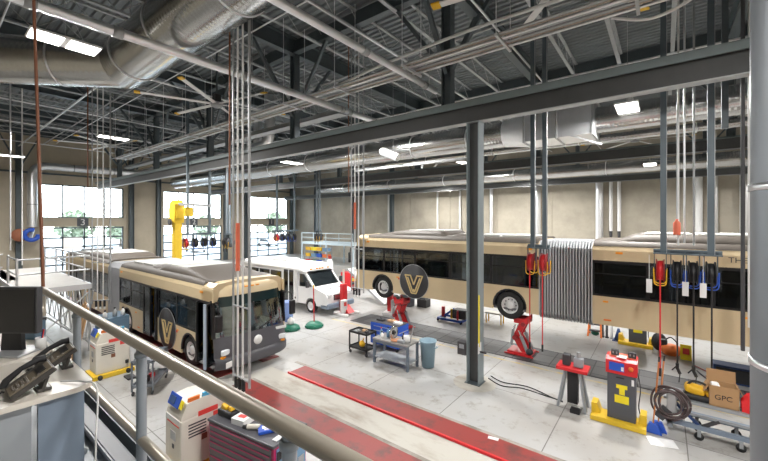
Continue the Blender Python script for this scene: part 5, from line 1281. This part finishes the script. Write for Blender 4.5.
t = ch('amber_bottle', 'small amber bottle beside the spray bottle on the chest', 'bottle', 1.0, .48); MB().lathe([(.001, 0), (.04, 0), (.04, .1), (.018, .13), (.018, .16), (.001, .16)], (0, 0, 0), 14).build('body', 'orange', t); MB().rod((0, 0, .16), (0, 0, .18), .022).build('cap', 'black', t)
t = ch('plastic_film', 'crumpled clear white plastic at the right rear of the chest top', 'wrapper', 1.3, .52); MB().sphere((0, 0, .03), (.16, .1, .06), 10, 6).sphere((.1, -.06, .02), (.1, .07, .05), 9, 5).build('film', 'paper', t)
t = ch('paper_tag', 'white paper label at the right edge of the chest top', 'paper', 1.58, .2); MB().box(-.05, .05, -.1, .1, 0, .012).build('sheet', 'paper', t)
for k, (x, y, m, h, lab, n) in enumerate(((-7.0, 5.05, 'black', .22, 'black hand tool on the near red runway beside the pipe frame', 'hand_tool'), (-6.35, 4.95, 'yellow', .30, 'yellow cap of a canister on the floor behind the magenta chest', 'canister'), (-4.45, 4.35, 'orange', .25, 'orange canister on the floor behind the railing post right of the chest', 'canister'))):
    t = thing(n, lab, 'tool' if k == 0 else 'canister', (x, y, .0)); MB().lathe([(.001, 0), (.12, 0), (.13, h*.6), (.06, h*.9), (.001, h)], (0, 0, 0), 14).build('body', m, t); MB().box(-.18, .02, -.03, .03, h*.4, h*.6, .01).build('grip', 'black', t)

# ---------------------------------------------------------------- mezzanine: slab, railing, desk
struct(MB().box(-9, 6, -5, .95, 2.84, 3.08), 'floor_mezzanine', 'panel_grey')
struct(MB().box(-9, 6, .95, .97, 2.78, 3.20).box(-9, 6, .97, 1.03, 2.78, 2.82).box(-9, 6, .97, 1.03, 3.16, 3.20), 'trim_5', 'steel_dark')
RY = .71
o = (-4.66, RY, 3.08)
t = thing('guard_railing', 'round steel guard railing of the upper walkway crossing the foreground', 'railing', o)
MB(o).tube(fillet([(-4.66, RY, 3.9), (-4.66, RY, 4.15), (3.0, RY, 4.15)], .0005), .029, 18).build('top_rail', 'rail', t)
MB(o).tube([(-4.66, RY, 3.66), (3.0, RY, 3.66)], .024, 16).build('middle_rail', 'rail', t)
for x in (-4.66, -3.41, -2.155, -.926, .3, 1.5):
    p = MB(o).tube([(x, RY, 3.08), (x, RY, 4.14)], .024, 16).build('post', 'rail_post', t)
    MB(o).lathe([(.001, 0), (.06, 0), (.06, .012), (.024, .014)], (x, RY, 3.08), 18).build('foot_plate', 'rail_post', p)
    MB(o).lathe([(.024, -.05), (.031, -.05), (.033, -.03), (.026, -.02)], (x, RY, 4.14), 18).build('collar', 'rail_post', p)
run('copper_rod', [(-4.74, .73, 3.1), (-4.73, .73, 4.2), (-6.2, .76, 12.0)], .014, 'copper', 'brown slender rod rising past the left end of the railing', 'rod')
# trunking beyond the railing
t = thing('cable_trunking', 'dark ribbed cable trunking running along the edge of the walkway floor', 'trunking', (-3.5, .84, 3.09))
MB().box(-3, 4.0, -.03, .07, 0, .08, .005).build('trunk', 'cabinet_grey', t); MB().box(-3, 4.0, -.04, -.03, .05, .075).build('lip', 'panel_grey', t)
t = thing('power_strip', 'white power sockets on the walkway edge below the desk corner', 'power strip', (-2.35, .60, 3.085)); MB().box(-.14, .14, -.03, .03, 0, .06, .008).build('body', 'paper', t)
for x in (-.08, .02): MB().box(x-.025, x+.025, -.025, .025, .06, .10, .005).build('plug', 'white', t)
run('power_cable', curve([(-2.86, .52, 3.838), (-2.72, .60, 3.845), (-2.655, .645, 3.80), (-2.62, .63, 3.5), (-2.5, .60, 3.2), (-2.43, .60, 3.19)]), .005, 'white', 'white power cable hanging over the corner of the desk', 'cable')
# desk
o = (-3.0, -.2, 3.08)
t = thing('office_desk', 'pale laminate desk with blue grey panels at the lower left corner', 'desk', o)
top = []
for k in range(7):
    a = k*PI/12; top.append((-2.70-.09+.09*math.sin(a), .65-.09+.09*math.cos(a)))
MB(o).prism([(-3.50, .65)] + top + [(-2.70, -1.6), (-3.50, -1.6)], 'xy', 3.80, 3.83).build('desk_top', 'laminate', t)
MB(o).box(-2.755, -2.725, .40, .60, 3.10, 3.795).build('side_panel', 'panel_blue', t)
MB(o).box(-2.755, -2.735, .16, .375, 3.10, 3.795).build('side_panel', 'panel_grey', t)
MB(o).box(-2.77, -2.745, -1.5, .115, 3.10, 3.77).build('front_panel', 'panel_blue', t)
MB(o).box(-2.80, -2.74, -1.5, .14, 3.765, 3.80).build('apron_rail', 'panel_blue', t)
MB(o).box(-3.4, -2.76, .57, .60, 3.10, 3.795).build('end_panel', 'panel_blue', t)
MB(o).box(-3.45, -2.8, -1.5, -1.46, 3.08, 3.8).build('end_panel', 'panel_grey', t)
o = (-4.1, -.2, 3.08)
t = thing('office_desk', 'pale laminate desk farther left, carrying the dark monitor', 'desk', o)
MB(o).prism([(-4.62, .62), (-3.72, .62), (-3.60, .56), (-3.56, .44), (-3.56, -1.6), (-4.62, -1.6)], 'xy', 3.80, 3.83).build('desk_top', 'laminate', t)
MB(o).box(-3.64, -3.61, -1.5, .45, 3.08, 3.8).box(-4.58, -4.55, -1.5, .55, 3.08, 3.8).build('side_panel', 'panel_blue', t)
# monitor facing the viewer
t = thing('computer_monitor', 'dark computer monitor on a stand at the left edge', 'monitor', (-3.74, .42, 3.831), None, math.radians(37.8))
MB().box(-.38, .18, -.012, .035, .15, .49, .008).build('bezel', 'charcoal', t); MB().box(-.365, .165, -.0165, -.0115, .165, .475).build('screen', 'screen', t)
MB().prism([(-.13, .0), (.03, .0), (.01, .28), (-.11, .28)], 'xz', .03, .06).build('stand_neck', 'black', t)
MB().box(-.22, .12, -.09, .14, 0, .016, .006).build('stand_base', 'galv_dull', t)
t = thing('storage_box', 'dark blue grey box behind the monitor beside the railing', 'box', (-4.2, .52, 3.831), None, math.radians(30)); MB().box(-.14, .17, -.04, .05, 0, .16, .01).build('body', 'cab_blue', t); MB().box(-.14, .17, -.043, .053, .14, .165).build('lid', 'charcoal', t)
t = thing('pen_cup', 'small pale cup of pens on the desk behind the phones by the railing', 'cup', (-3.72, .56, 3.831)); MB().lathe([(.001, 0), (.03, 0), (.033, .09), (.029, .09), (.026, .01), (.001, .01)], (0, 0, 0), 16).build('cup', 'paper', t)
for k in range(3): MB().rod((.01*(k-1), 0, .01), (.02*(k-1), .015, .15), .004, 6).build('pen', ['blue', 'black', 'red'][k], t)
# phones: front edge toward -y, tilted up
def make_phone():
    t = thing('desk_phone', '', 'phone', (0, 0, 0), 'desk phones')
    A = math.radians(32); c, s = math.cos(A), math.sin(A)
    R = RX(A, 3, 'X')
    def P(u, v, w): return R @ Vector((u, v, w)) + Vector((0, 0, .02))
    MB().cbox(P(0, .12, 0), (.24, .25, .035), R, .008).build('base', 'phone', t)
    MB().cbox(P(.035, .12, .02), (.15, .235, .012), R, .004).build('face_plate', 'phone_face', t)
    k = MB()
    for i in range(4):
        for j in range(3): k.cbox(P(.0+j*.032, .035+i*.024, .029), (.022, .014, .008), R, .002)
    k.build('keypad', 'phone_key', t)
    k = MB()
    for i in range(5): k.cbox(P(.1, .045+i*.03, .029), (.012, .016, .008), R, .002)
    k.build('side_keys', 'phone_key', t)
    MB().cbox(P(.03, .185, .028), (.11, .05, .006), R).build('display', 'screen', t)
    h = MB().tube([P(-.085, .0, .035), P(-.085, .03, .055), P(-.085, .12, .068), P(-.085, .21, .055), P(-.085, .245, .035)], [.022, .021, .016, .021, .024], 12)
    h.build('handset', 'black', t)
    MB().cbox((0, .16, .05), (.16, .02, .10), RX(-.3, 3, 'X'), .004).cbox((.0, .16, .012), (.16, .07, .02), None, .004).build('stand', 'phone', t)
    pts = [(-.085+.012*math.cos(a*.9), -.02-.02*math.sin(a*.15)+.012*math.sin(a*.9), .012+.004*(a % 2)) for a in range(18)]
    MB().tube(curve(pts, 4), .004, 6).build('coiled_cord', 'black', t)
    return t
ph = make_phone(); ph.scale = (.85, .85, .85); ph.location = (-2.84, .30, 3.832); ph['label'] = 'dark desk phone nearest the viewer, at the front edge of the near desk'
dup(ph, (-3.15, .46, 3.832), -.06, 'dark desk phone farther back, partly hidden behind the near phone')
run('phone_cord', curve([(-3.0, .30, 3.84), (-3.15, .05, 3.838), (-3.35, -.02, 3.838), (-3.42, .08, 3.838), (-3.3, .28, 3.84)]), .006, 'black', 'black phone cord looping on the near desk to the left of the phones', 'cord')

# ---------------------------------------------------------------- outside the doors
def car(x, y, m, rz, label):
    t = thing('car', label, 'car', (x, y, -.05), 'cars parked outside', rz)
    MB().prism([(-2.2, .35), (-2.2, .85), (-1.9, .95), (2.0, .85), (2.2, .7), (2.2, .35)], 'xz', -.88, .88).prism([(-1.8, .93), (-1.35, 1.42), (.5, 1.45), (1.2, .9)], 'xz', -.76, .76).build('body', m, t)
    MB().prism([(-1.6, .96), (-1.28, 1.36), (.45, 1.38), (1.0, .94)], 'xz', -.78, .78).build('windows', 'van_glass', t)
    for a in (-1.35, 1.35):
        for b in (-.82, .82): MB().lathe([(.001, -.1), (.3, -.1), (.33, 0), (.3, .1), (.001, .1)], (a, b, .33), 16, 'y').build('wheel', 'rubber', t)
for k, (x, y, m, n) in enumerate(((-58, 11.5, 'car_b', 'silver car outside the number 3 door, left'), (-58.5, 15.0, 'car_c', 'dark car outside the number 3 door, right'), (-59, 20.5, 'car_a', 'red car between the number 3 and number 2 doors'), (-58, 26.5, 'car_b', 'silver car outside the number 2 door'), (-59, 33, 'car_d', 'blue car outside the number 2 door, right'), (-60, 41, 'car_b', 'silver car outside the third glazed door'))):
    car(x, y, m, .1*(k % 3)-.1+PI/2*0, '%s' % n)
def tree(x, y, h, label):
    t = thing('tree', label, 'tree', (x, y, -.05), 'trees outside')
    MB().tube([(0, 0, 0), (0, .1, h*.35), (.1, 0, h*.7)], [.3, .22, .1], 10).build('trunk', 'bark', t)
    m = MB(); rnd = random.Random(int(x*7+y))
    for k in range(420):
        a = rnd.random()*2*PI; r = rnd.random()**.5*h*.42; zz = h*(.3+.7*rnd.random()); r *= math.sin(min(1, max(.08, (zz/h-.22)/.78))*PI)**.5 if zz < h else .3
        c = Vector((r*math.cos(a), r*math.sin(a), zz)); u = Vector((rnd.uniform(-1, 1), rnd.uniform(-1, 1), rnd.uniform(-1, 1))).normalized(); v = u.orthogonal().normalized(); s = h*.06
        m.add([c-u*s-v*s*.6, c+u*s-v*s*.6, c+u*s+v*s*.6, c-u*s+v*s*.6], [(0, 1, 2, 3)])
    m.build('foliage', 'leaf', t)
for x, y, h, n in ((-78, 16, 6.5, 'leafy tree seen through the left half of the number 3 door'), (-80, 23, 5.5, 'leafy tree seen through the right half of the number 3 door'), (-78, 38, 6, 'leafy tree seen through the number 2 door'), (-79, 56, 7, 'leafy tree seen through the third glazed door')): tree(x, y, h, n)

# ---------------------------------------------------------------- camera, sky, sun
cam = bpy.data.cameras.new('camera'); co = bpy.data.objects.new('camera', cam); COL.objects.link(co)
cam.sensor_width = 36; cam.lens = 360/768*36; cam.shift_y = -9.5/768; cam.clip_start = .05; cam.clip_end = 400
co.location = (0, 0, 4.8); co.rotation_euler = (PI/2, 0, math.radians(37.8))
SC.camera = co
wd = bpy.data.worlds.new('sky'); SC.world = wd; wd.use_nodes = True
n, l = wd.node_tree.nodes, wd.node_tree.links
tc = n.new('ShaderNodeTexCoord'); sp = n.new('ShaderNodeSeparateXYZ'); l.new(tc.outputs['Generated'], sp.inputs[0])
rp = n.new('ShaderNodeValToRGB'); rp.color_ramp.elements[0].position = .0; rp.color_ramp.elements[0].color = (1, .99, .97, 1)
rp.color_ramp.elements[1].position = .6; rp.color_ramp.elements[1].color = (.75, .86, 1, 1)
l.new(sp.outputs[2], rp.inputs['Fac']); l.new(rp.outputs['Color'], n['Background'].inputs['Color']); n['Background'].inputs['Strength'].default_value = SKY_W
SC.view_settings.view_transform = 'Standard'; SC.view_settings.look = 'None'; SC.view_settings.gamma = 1
SC.view_settings.exposure = EXPO
SC.view_settings.use_curve_mapping = False
